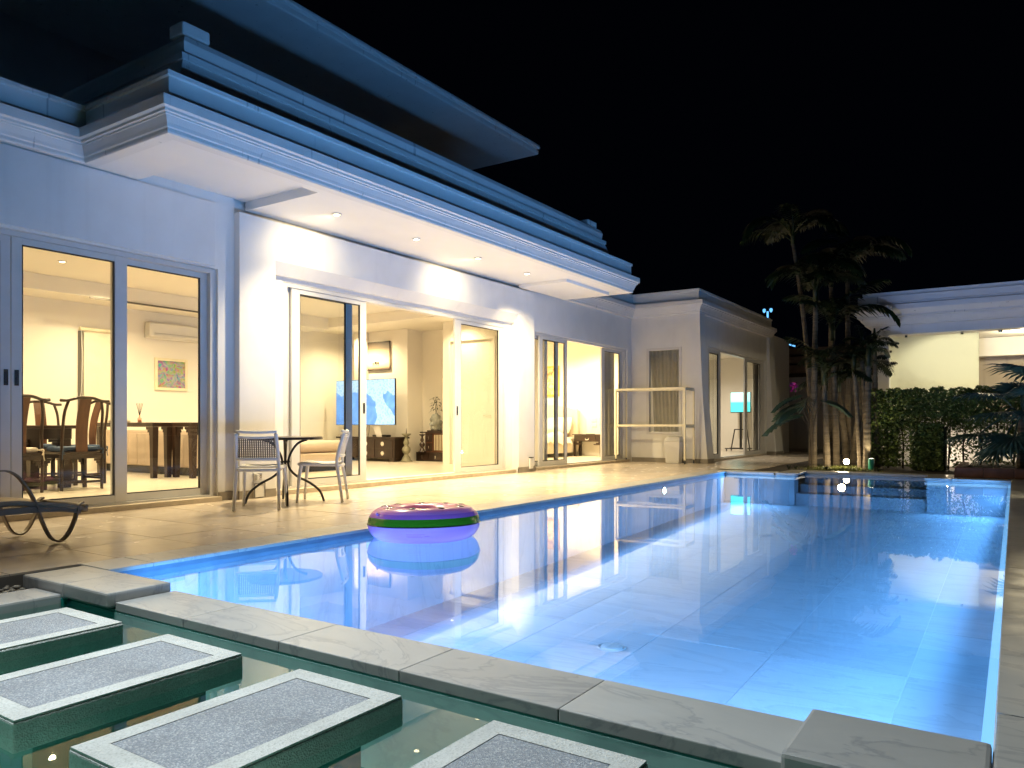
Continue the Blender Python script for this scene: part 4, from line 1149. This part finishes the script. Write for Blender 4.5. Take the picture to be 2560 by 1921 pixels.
def pillow(x, y, z, w, h, d, tilt):
    rows = []
    for side in (1, -1):
        for i in range(9):
            row = []
            for j in range(13):
                u, v = -1+2*j/12, -1+2*i/8
                b = (max(0, 1-u**4)*max(0, 1-v**4))**.5
                row.append((u*w/2*(1-.06*v*v), side*b*d/2, v*h/2*(1-.08*u*u)))
            rows.append(row if side == 1 else row)
    mb = MB(); mb.strip(rows[:9]); mb.strip([list(reversed(r)) for r in rows[9:]])
    o = mb.build('pillow', M['linen'], t, smooth=True, loc=(x, y, z)); o.rotation_euler = (tilt, 0, 0)
for x in (-.5, .48): pillow(x, .80, .84, .82, .5, .22, rad(-22)); pillow(x-.02, .62, .80, .7, .42, .2, rad(-30))
t = thing('nightstand', 'dark nightstand with scalloped apron and brass drawer pull beside the bed', 'nightstand', (-9.63, 18.32, .031))
B(-.45, .47, -.20, .2, .575, .60).build('top', M['dwood'], t, bevel=.006)
B(-.41, .43, -.17, .18, .40, .574).build('carcass', M['dwood'], t)
B(-.36, .25, -.182, -.171, .42, .56).build('drawer', M['dwood'], t, bevel=.003)
MB().tube(bez([(-.05, -.186, .49), (-.045, -.2, .46), (0, -.205, .445), (.045, -.2, .46), (.05, -.186, .49)], 4), .008, 6).build('pull', M['silver'], t)
for x in (-.39, .41):
    for y in (-.15, .16): B(x-.03, x+.03, y-.03, y+.03, 0, .399).build('leg', M['dwood'], t)
mb = MB()
for s in (-1, 1):
    for k in range(4): mb.box(s*.37, s*(.33-.07*k), -.166, -.15, .399-.03*(k+1), .398-.03*k) if k < 3 else None
mb.build('scalloped_apron', M['dwood'], t)
tag(B(-9.72, -9.5, 18.25, 18.35, .632, .645).build('remote_control', M['black'], bevel=.003), 'flat dark remote lying on the nightstand', 'remote')
t = thing('switch_panel', 'white wall switches and remote holder above the nightstand', 'switch', (-9.5, 18.548, .83))
for x, z, w, h in ((-.2, .0, .15, .1), (-.2, .14, .15, .1), (.02, .06, .08, .18)): B(x, x+w, -.012, 0, z, z+h).build('switch_plate', M['plastic'], t, bevel=.003)
painting('gold_framed_painting', (-11.2, 18.546, 2.125), .95, .86, 'y', 'gold', 'goldart', .055, 'fiery painting in a bright gold frame above the bed')

# ------------------------------------------------------------------ wing room tv on trolley
t = thing('television_trolley', 'small television showing a turquoise sea on a black wheeled stand', 'television', (-7.40, 24.5, .03))
B(-.33, .33, -.02, .05, 1.25, 1.92).build('television_body', M['black'], t, bevel=.02)
B(-.315, .315, -.0245, -.0205, -.315, .315).build('screen', M['tv2'], t, loc=(0, 0, 1.59))
B(-.035, .035, .0, .05, .06, 1.249).build('post', M['black'], t)
for s in (-1, 1):
    MB().tube([(s*.30, -.02, .07), (s*.2, .02, .70)], .02, 6).build('brace', M['black'], t)
    for y in (-.28, .22):
        o = MB().lathe([(.03, -.015), (.04, 0), (.03, .015)], 12).build('castor', M['black'], t, loc=(s*.37, y, .04)); o.rotation_euler = (0, PI/2, 0)
B(-.21, .21, -.01, .03, .69, .72).build('cross_bar', M['black'], t)
B(-.42, .42, -.31, -.25, .075, .105).build('foot_bar', M['black'], t); B(-.42, .42, .2, .26, .075, .105).build('foot_bar', M['black'], t)

# ------------------------------------------------------------------ pavilion at the back right
P0 = (-2.6, 18.5, 0)
P = thing('pavilion', 'white poolside pavilion with stepped cornice, corner column and frosted glass', 'pavilion', P0)
def pp(mb, name, m, **k):
    mb.v = [(a-P0[0], b-P0[1], c) for a, b, c in mb.v]; return mb.build(name, M[m], P, **k)
pp(B(-2.62, -2.315, 18.48, 18.80, 0, 2.86), 'column', 'plaster', bevel=.006)
pp(B(-2.66, 6, 18.46, 18.84, 2.861, 3.06), 'beam', 'plaster', bevel=.004)
pp(B(-2.66, -2.4, 18.845, 23, 2.861, 3.06), 'beam', 'plaster')
pp(B(-2.55, 6, 18.845, 23, 3.0, 3.05), 'ceiling', 'soffit')
ppath = [(-2.72, 23.2), (-2.72, 18.42), (7, 18.42)]
def ploft(prof, name):
    rows = [[(q.x, q.y, z) for q in offset_path(ppath, -a)] for a, z in prof]
    # offset sign flipped because the path runs clockwise
    return pp(MB().strip(rows), name, 'cornice')
def poff(pth, a):
    return [Vector((pth[0][0]-a, pth[0][1])), Vector((pth[1][0]-a, pth[1][1]-a)), Vector((pth[2][0], pth[2][1]-a))]
def ploft(prof, name):
    rows = [[(q.x, q.y, z) for q in poff(ppath, a)] for a, z in prof]
    return pp(MB().strip(rows), name, 'cornice')
ploft([(-.2, 3.062), (.04, 3.062), (.06, 3.07), (.07, 3.10), (.12, 3.15), (.15, 3.20), (.15, 3.22), (.20, 3.235), (.20, 3.27), (.30, 3.36), (.31, 3.375), (.31, 3.48), (.05, 3.50)], 'lower_cornice')
ploft([(.0, 3.495), (.16, 3.51), (.16, 3.54), (.185, 3.55), (.185, 3.69), (.05, 3.705)], 'parapet')
ploft([(.0, 3.70), (.09, 3.71), (.09, 3.725), (.10, 3.73), (.10, 3.785), (-.6, 3.80), (-3, 3.81)], 'top_capping')
pp(B(-2.3, -.625, 18.60, 18.612, 1.0, 2.825), 'glass_panel', 'frost')
for x in (-1.985, -.93): pp(B(x-.025, x+.025, 18.585, 18.63, 2.80, 2.858), 'glass_clamp', 'silver')
pp(B(-2.313, -2.27, 18.585, 18.63, 2.48, 2.53), 'glass_clamp', 'silver')
pp(B(-2.31, 6, 18.49, 18.62, 0, 1.0), 'low_wall', 'plaster')
pp(B(-2.4, 6, 22.0, 22.2, 0, 3.0), 'back_wall', 'boundary')
pp(B(-2.4, 6, 21.6, 21.99, 2.55, 2.99), 'bulkhead', 'plaster')
pp(B(-2.5, 6, 18.65, 21.99, -.1, .06), 'floor', 'deck')
lamp('pavilion_lamp', 'SPOT', (-1.0, 19.3, 2.93), 72, (1, .90, .66), .05, aim=(0, -.1, -1), angle=160, blend=.5)
lamp('pavilion_lamp', 'POINT', (.2, 20.4, 2.8), 40, (1, .84, .52), .08)
t = thing('ceiling_spot', 'small lit fitting under the pavilion beam right of the frosted panel', 'ceiling light', (-.25, 18.66, 2.858))
MB().lathe([(.035, -.05), (.04, -.02), (.03, 0)], 14).build('body', M['silver'], t)

# ------------------------------------------------------------------ boundary wall and neighbours
t = thing('boundary_wall', 'plain beige boundary wall at the far end of the terrace', 'wall', (-5, 26.2, 0))
B(-8, 3.2, 0, .2, -.1, 2.42).build('wall', M['boundary'], t)
B(-8, 3.2, -.03, .23, 2.421, 2.47).build('capping', M['boundary'], t, bevel=.01)
B(-8, 3.2, -.012, -.001, 0, .1).build('skirting', M['skirt'], t)
t = thing('neighbour_house', 'dim brown roof edge of the neighbouring house above the boundary wall', 'house', (-6, 30, 0))
B(-3, 3, 0, 8, 0, 2.9).build('wall', M['soil'], t)
for k in range(3): B(-3.3+.1*k, 3, -.5+.12*k, 7, 2.85+.33*k, 3.13+.33*k).build('roof_edge', M['brown'], t, bevel=.02)
lamp('lamp', 'POINT', (-4.9, 28.3, 2.1), 5, (1, .75, .5), .2)
def ray(u, v, Y):
    r = (u-1280)/1889; k = (1063-v)/1889; c, s = math.cos(rad(33.64)), math.sin(rad(33.64))
    d = Vector((r*c-s, r*s+c, k)); q = Y/d.y
    return Vector((0, 0, .88))+d*q
t = thing('distant_floodlight', 'tiny bright blue lit lamp head far behind the wing roof', 'lamp', ray(1919, 800, 46))
p0 = ray(1919, 800, 46)
MB().tube([(0, 0, -6), (0, 0, .1)], .03, 6).build('post', M['alu'], t)
for s in (-1, 1): MB().lathe([(.02, -.12), (.08, -.05), (.09, .08), (.04, .12)], 10).build('head', M['led'], t, loc=(s*.2, 0, .55))
B(-.05, .05, -.03, .03, .1, .5).build('bracket', M['led'], t)
for (u0, v0, u1, v1) in ((1930, 853, 1947, 859), (1963, 859, 1988, 866)):
    a, b = ray(u0, v0, 44), ray(u1, v1, 44)
    t = thing('glowing_roof_edge', 'thin distant blue lit roof edge, ' + ('shorter, beside the wing cornice' if u0 < 1950 else 'longer, behind the palm trunk'), 'light', a)
    MB().tube([(0, 0, 0), b-a], .045, 6).build('tube', M['led'], t)  # glow stands in for blue light reflected along the roof edge

# ------------------------------------------------------------------ hedge
t = thing('hedge', 'clipped rectangular green hedge with bare stems before the pavilion wall', 'hedge', (-2.46, 16.75, 0))
hv = MB()
def leaf(mb, p, s, rnd, flat=.0):
    d = Vector((rnd.uniform(-1, 1), rnd.uniform(-1, 1), rnd.uniform(-.6, 1))).normalized()
    w = d.cross(Vector((rnd.uniform(-1, 1), rnd.uniform(-1, 1), rnd.uniform(-1, 1)))).normalized()*s*.3
    n_ = d.cross(w).normalized()*s*.07
    mb.add([p-d*s*.5, p+w+n_, p+d*s*.5, p-w+n_], [(0, 1, 2, 3)])
H = random.Random(3)
cl = [(H.uniform(-.1, 3.3), H.uniform(0, 1.6), H.uniform(.1, .28)) for _ in range(60)]
n_ok = 0
while n_ok < 24000:
    x, z, y = H.uniform(-.15, 3.5), H.uniform(.05, 1.63), H.uniform(0, .55)
    # density: dense at top and left end, open in the lower middle where the lit wall shows through
    dn = 1.0 if z > 1.05 else (.6 if z > .8 else .22 if z > .35 else .13)
    if x < .52: dn = 1.0
    if 2.2 < x: dn = max(dn*.9, .14)
    edge = .03*math.sin(x*17)+.02*math.sin(x*41)
    if z > 1.60+edge: continue
    if x < -.06+.05*math.sin(z*11)+.03*math.sin(z*31): continue
    near = sum(1 for c in cl[:30] if (c[0]-x)**2+(c[1]-z)**2 < c[2]**2)
    if H.random() > dn*(1.25 if near else .75): continue
    leaf(hv, Vector((x, y, z)), H.uniform(.045, .085), H); n_ok += 1
for k in range(2200):
    leaf(hv, Vector((H.uniform(.77, 1.33), H.uniform(-.38, -.33) if k % 3 else H.uniform(-.33, .0), H.uniform(.02, .80) if k % 3 else H.uniform(.82, .9))), H.uniform(.045, .08), H)
o = hv.build('foliage', M['hedgeleaf'], t); o['kind'] = 'stuff'
for i in range(13):
    x = .05+.265*i; pts = [(x, .3, 0), (x+H.uniform(-.03, .03), .3, .5), (x+H.uniform(-.06, .06), .3, 1.0), (x+H.uniform(-.1, .1), .3, 1.5)]
    mb = MB(); mb.tube(bez(pts, 4), [.022-.014*k/12 for k in range(13)], 6)
    for q in range(8):
        z = H.uniform(.2, 1.3); a = H.uniform(0, 6.3); mb.tube([(x, .3, z), (x+.2*math.cos(a), .3+.2*math.sin(a), z+.22)], .006, 4)
    mb.build('stem', M['stem'], t)
lamp('hedge_lamp', 'POINT', (-1.2, 18.0, .25), 9, (1, .82, .58), .06)
lamp('hedge_lamp', 'POINT', (-.2, 18.0, .3), 4, (1, .82, .58), .06)
t = thing('utility_box', 'dark green square covered box standing inside the open part of the hedge', 'box', (-1.35, 16.62, 0))
B(-.26, .26, -.14, .2, 0, .82).build('body', mat('green_cover', (.045, .055, .022), .9, var=.5, scale=14, bump=.8, bscale=30), t, bevel=.02)
B(-.28, .28, -.16, .22, .821, .85).build('lid', mat('green_cover_top', (.022, .03, .012), .9, var=.4, scale=14), t, bevel=.01)
t = thing('planter_kerb', 'low brown tiled kerb of the planting bed at the right pool end', 'kerb', (-.85, 14.72, 0))
for k in range(8): B(.004+.42*k, .416+.42*k, 0, .12, 0, .17).build('kerb_tile', M['kerb'], t, bevel=.006)
for k in range(5): B(0, .12, .124+.42*k, .536+.42*k, 0, .17).build('kerb_tile', M['kerb'], t, bevel=.006)
struct(B(-.725, 4, 14.845, 18.4, -.3, .12).build('planting_bed', M['soil'], fix=True))

# ------------------------------------------------------------------ palms
def frond(length, droop, rnd, nl=26, wid=.035, ll=.42, m='leaf'):
    mb = MB(); N = 14; pts = []
    for i in range(N+1):
        s = i/N; ang = rad(70)-droop*s*s
        if i == 0: p = Vector((0, 0, 0))
        else:
            a_ = rad(68)-droop*((i-.5)/N)**1.3
            p = pts[-1]+Vector((math.cos(a_), 0, math.sin(a_)))*length/N
        pts.append(p)
    mb.tube(pts, [.014*(1-.8*i/N)+.002 for i in range(N+1)], 5)
    for k in range(nl):
        s = .16+.82*k/(nl-1); f = s*N; i = min(int(f), N-1); p = pts[i].lerp(pts[i+1], f-i)
        t = (pts[i+1]-pts[i]).normalized()
        L = ll*(math.sin(PI*min(1, .25+s*.72))**.7)*rnd.uniform(.85, 1.1)
        for sd in (-1, 1):
            d = (t*.62+Vector((0, sd, 0))*.75+Vector((0, 0, -.12-.25*s+rnd.uniform(-.15, .1)))).normalized()
            w = d.cross(Vector((0, 0, 1))).normalized()*wid*rnd.uniform(.7, 1.1)
            mid = p+d*L*.55; tip = p+d*L+Vector((0, 0, -L*.28))
            mb.add([p-w*.3, mid-w, tip, mid+w, p+w*.3], [(0, 1, 2, 3, 4)])
    return mb
fr_me = []
rp = random.Random(11)
for k in range(4):
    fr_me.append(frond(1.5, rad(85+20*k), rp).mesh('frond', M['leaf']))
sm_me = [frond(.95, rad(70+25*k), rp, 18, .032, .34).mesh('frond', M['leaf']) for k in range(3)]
def palm(base, top, h, r, nf, label, small=False, sc_=1.0, bend=0):
    t = thing('palm_tree', label, 'palm tree', base, 0, 'clump of palms beside the garden lamp')
    N = 40; tx, ty = top
    pts = []; rs = []
    for i in range(N+1):
        s = i/N
        pts.append((tx*s**1.3+bend*math.sin(PI*s), ty*s, h*s)); rs.append(r*(1.15-.45*s)*(1+.09*(i % 2)))
    tr = MB().tube(pts, rs, 9).build('trunk', M['trunk'], t)
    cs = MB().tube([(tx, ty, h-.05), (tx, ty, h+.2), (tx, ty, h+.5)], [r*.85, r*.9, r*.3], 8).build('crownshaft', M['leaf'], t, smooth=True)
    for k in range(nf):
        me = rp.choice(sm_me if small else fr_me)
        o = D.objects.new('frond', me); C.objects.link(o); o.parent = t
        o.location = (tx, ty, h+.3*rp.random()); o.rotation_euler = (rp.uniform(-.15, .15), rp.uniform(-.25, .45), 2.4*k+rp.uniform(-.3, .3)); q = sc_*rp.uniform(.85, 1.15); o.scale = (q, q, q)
    return t
G = .0
palm((-3.62, 17.0, G), (-.45, .3), 4.9, .055, 9, 'tall slender palm leaning left against the black sky', bend=.06)
palm((-3.50, 16.6, G), (.05, 0), 3.5, .065, 8, 'thick dark palm trunk at the left of the clump')
palm((-3.30, 17.3, G), (.0, .1), 3.9, .06, 8, 'straight palm second from the left in the clump')
palm((-3.22, 16.55, G), (-.06, 0), 1.75, .06, 8, 'short dark palm with a low drooping crown at the left', True, 1.1)
palm((-2.98, 17.35, G), (-.20, .2), 1.62, .065, 7, 'pale ringed palm stem left of the garden lamp, leaning left', True)
palm((-2.86, 17.35, G), (.15, .2), 1.75, .055, 7, 'pale ringed palm stem right of the garden lamp, leaning right', True)
palm((-2.58, 16.5, G), (-.12, 0), 2.0, .05, 6, 'thin palm stem just right of the garden lamp', True, .55)
palm((-2.50, 16.8, G), (-.1, 0), 2.3, .05, 6, 'slender palm behind the stem right of the lamp', True, .55)
palm((-2.44, 16.35, G), (.03, 0), 2.1, .065, 6, 'thick pale ringed palm trunk beside the hedge', True, .55)
palm((-2.33, 16.9, G), (-.05, 0), 2.35, .055, 6, 'short palm nearest the hedge corner', True, .55)
palm((-3.02, 17.7, G), (-.02, .1), 4.3, .06, 9, 'tall palm at the back of the clump')
palm((-3.1, 16.9, G), (-.1, .1), 2.7, .06, 8, 'mid height palm in the middle of the clump')
t = thing('garden_spotlight', 'glaring warm garden spotlight on the ground among the palm stems', 'garden lamp', (-2.86, 16.62, 0))
o = MB().lathe([(.03, -.08), (.05, -.05), (.06, 0), (.06, .012)], 24).build('housing', M['black'], t, loc=(0, 0, .13)); o.rotation_euler = (PI/2-.25, 0, 0)
o = MB().lathe([(.056, .013), (.045, .022), (.02, .028)], 24).build('lens', M['glow'], t, loc=(0, 0, .13), smooth=True); o.rotation_euler = (PI/2-.25, 0, 0)
MB().tube([(0, .01, -.02), (0, .01, .07)], .012, 6).build('spike', M['black'], t)
lamp('garden_light', 'POINT', (-2.88, 16.2, .26), 11, (1, .80, .48), .07)
lamp('garden_light', 'SPOT', (-2.88, 16.75, .3), 9, (1, .80, .48), .08, aim=(0, .62, .8), angle=75, blend=.9)
t = thing('garden_spotlight', 'small green spotlight at the foot of the pale trunk by the hedge', 'garden lamp', (-2.33, 16.15, 0))
MB().lathe([(.05, 0), (.055, .12), (.06, .22), (.045, .225)], 14).build('housing', M['teal'], t)
MB().lathe([(.042, .226), (.03, .228)], 12).build('lens', M['bulbin'], t)
lamp('garden_light', 'SPOT', (-2.33, 16.15, .25), 12, (1, .85, .5), .03, aim=(-.08, .35, 1), angle=70, blend=.5)
gc = MB()
for k in range(2600):
    x, y = rp.gauss(-2.88, .28), rp.uniform(15.5, 17.2)
    a = rp.uniform(0, 6.3); l0 = rp.uniform(.03, .08); w = Vector((-math.sin(a), math.cos(a), 0))*.006; p0 = Vector((x, y, -.012)); e = p0+Vector((math.cos(a)*l0*.6, math.sin(a)*l0*.6, l0))
    gc.add([p0-w, p0+w, e], [(0, 1, 2)])
o = gc.build('grass', mat('short_grass', (.14, .16, .03), .6, var=.3)); o['kind'] = 'stuff'; tag(o, 'patch of short grass lit yellow round the garden lamp', 'grass')
# low ground cover tufts
for i, (x, y) in enumerate(((-3.75, 15.6), (-3.6, 15.55), (-3.05, 15.6), (-2.15, 15.75))):
    mb = MB()
    for k in range(16):
        a = rp.uniform(0, 6.3); l0 = rp.uniform(.05, .1); mb.add([(0, 0, 0), (l0*.6*math.cos(a)-.012*math.sin(a), l0*.6*math.sin(a)+.012*math.cos(a), l0*.9), (l0*1.1*math.cos(a), l0*1.1*math.sin(a), l0*.7), (l0*.6*math.cos(a)+.012*math.sin(a), l0*.6*math.sin(a)-.012*math.cos(a), l0*.9)], [(0, 1, 2, 3)])
    o = mb.build('grass_tuft', M['leaf'], loc=(x, y, -.01))
    tag(o, ['small leafy tuft at the far left edge of the palm bed', 'second small leafy tuft beside the leftmost palm trunk', 'small bright leafy tuft in front of the garden lamp', 'small yellow green tuft by the foot of the hedge'][i], 'plant', 'tufts along the pool edge')
# magenta flower
t = thing('flower_spray', 'magenta flower spray hanging beside the leftmost palm crown', 'flower', (-3.98, 17.0, 1.72))
mb = MB()
for i in range(40):
    leaf(mb, Vector((rp.gauss(0, .045), rp.gauss(0, .05), rp.gauss(0, .05))), .06, rp)
mb.build('petals', M['red'], t)
MB().tube([(.05, .02, -.3), (.02, 0, -.1), (0, 0, 0)], .006, 4).build('stalk', M['stem'], t)
# broad leaf banana like leaves at left of clump
t = thing('broad_leaf_plant', 'dark broad notched leaves reaching left from the palm clump', 'plant', (-3.5, 16.45, 0))
for (a, l0, h) in ((PI*.97, .75, 1.05), (PI*1.05, .5, 1.45), (PI*.9, .6, 1.3), (PI*1.2, .45, 1.2), (.4, .5, 1.35), (PI*1.5, .45, 1.4)):
    d = Vector((math.cos(a), math.sin(a), 0)); sd = Vector((-d.y, d.x, 0))
    mb = MB(); mb.tube(bez([(0, 0, 0), Vector((0, 0, h*.7))+d*.05, Vector((0, 0, h))+d*.2], 5), .012, 5); mb.build('stalk', M['stem'], t)
    mb = MB()
    for k in range(9):
        s = k/9; c0 = Vector((0, 0, h+.05-.5*s*s*l0))+d*(.15+l0*s); ln = .26*math.sin(PI*(.2+.75*s))
        for q in (-1, 1):
            e = c0+d*.14+sd*q*ln*.8+Vector((0, 0, -.08-.1*s)); e2 = e+d*.07
            mb.add([c0, c0+d*.09, e2, e], [(0, 1, 2, 3)])
    mb.build('leaf_blade', M['fan'], t)

# ------------------------------------------------------------------ fan palm at the right edge
t = thing('fan_palm', 'blue green fan palm with broad pleated leaves at the right edge', 'palm tree', (.1, 16.0, .1))
MB().tube([(0, 0, 0), (.02, 0, .5), (0, 0, .95)], [.09, .075, .06], 9).build('trunk', M['trunk'], t)
def fan(center, out, r, n=26, spread=rad(250)):
    r *= 1.25; c = Vector(center); f = Vector(out).normalized(); up = Vector((0, 0, 1)) if abs(f.z) < .9 else Vector((0, 1, 0))
    s = f.cross(up).normalized(); nn = s.cross(f)
    mb = MB()
    mb.tube(bez([(0, 0, .9), Vector((0, 0, .9)).lerp(c, .5)+Vector((0, 0, .12)), c], 4), .014, 5)
    st = mb.build('stalk', M['fan'], t)
    mb = MB()
    for k in range(n):
        a = -spread/2+spread*(k+.5)/n; da = spread/n*.52
        L = r*(.78+.22*math.cos(a*.6))*rp.uniform(.93, 1.05)
        def pt(an, q, lift): return c+(f*math.cos(an)+s*math.sin(an))*q+nn*lift
        dz = -L*.22*rp.uniform(.6, 1.3)
        split = .55
        v = [pt(a-da*.0, .01, 0), pt(a-da, L*split, .0), pt(a-da*.6, L*.82, dz*.35), pt(a, L, dz), pt(a+da*.6, L*.82, dz*.35), pt(a+da, L*split, 0), pt(a, L*split, .018), pt(a, L*.82, dz*.35+.012)]
        mb.add(v, [(0, 1, 6), (0, 6, 5), (1, 2, 7, 6), (6, 7, 4, 5), (2, 3, 7), (7, 3, 4)])
    mb.build('fan_leaf', M['fan'], t)
for (c, o, r) in (((-.25, -.3, 1.0), (-1, -.3, -.1), .5), ((-.62, -.25, .62), (-1, -.35, -.15), .5), ((-.1, -.5, .58), (-.4, -1, -.4), .52), ((-.5, .1, 1.33), (-1, 0, .05), .5),
                  ((.12, -.1, 1.68), (-.8, -.3, .35), .55), ((.2, -.45, 1.0), (.3, -1, -.1), .5), ((.5, -.2, 1.2), (1, -.4, .1), .55), ((.4, -.4, .6), (.6, -.8, -.4), .5), ((0, .4, 1.4), (-.2, .8, .4), .5), ((-.3, -.45, .38), (-.7, -.7, -.5), .42), ((.25, -.4, 1.35), (.1, -.9, .3), .5)):
    fan(c, o, r)

# ------------------------------------------------------------------ added post lamp out of view: lights the stones and the near coping
t = thing('added_post_lamp', 'added slim post lamp, out of view, reaching over the pond from the pebble strip at the left', 'lamp', (-4.8, .3, -.085))
MB().tube(bez([(0, 0, 0), (0, 0, 3.6), (.15, .15, 4.05), (1.2, 1.2, 4.22)], 6), .03, 8).build('post', M['alu'], t)
MB().lathe([(.16, 0), (.15, .06), (.04, .1)], 18).build('shade', M['alu'], t, loc=(1.2, 1.2, 4.12))
lamp('added_stone_light', 'SPOT', (-3.6, 1.5, 3.98), 530, (.82, .94, 1), .1, aim=(1.35, .05, -4), angle=88, blend=.9)
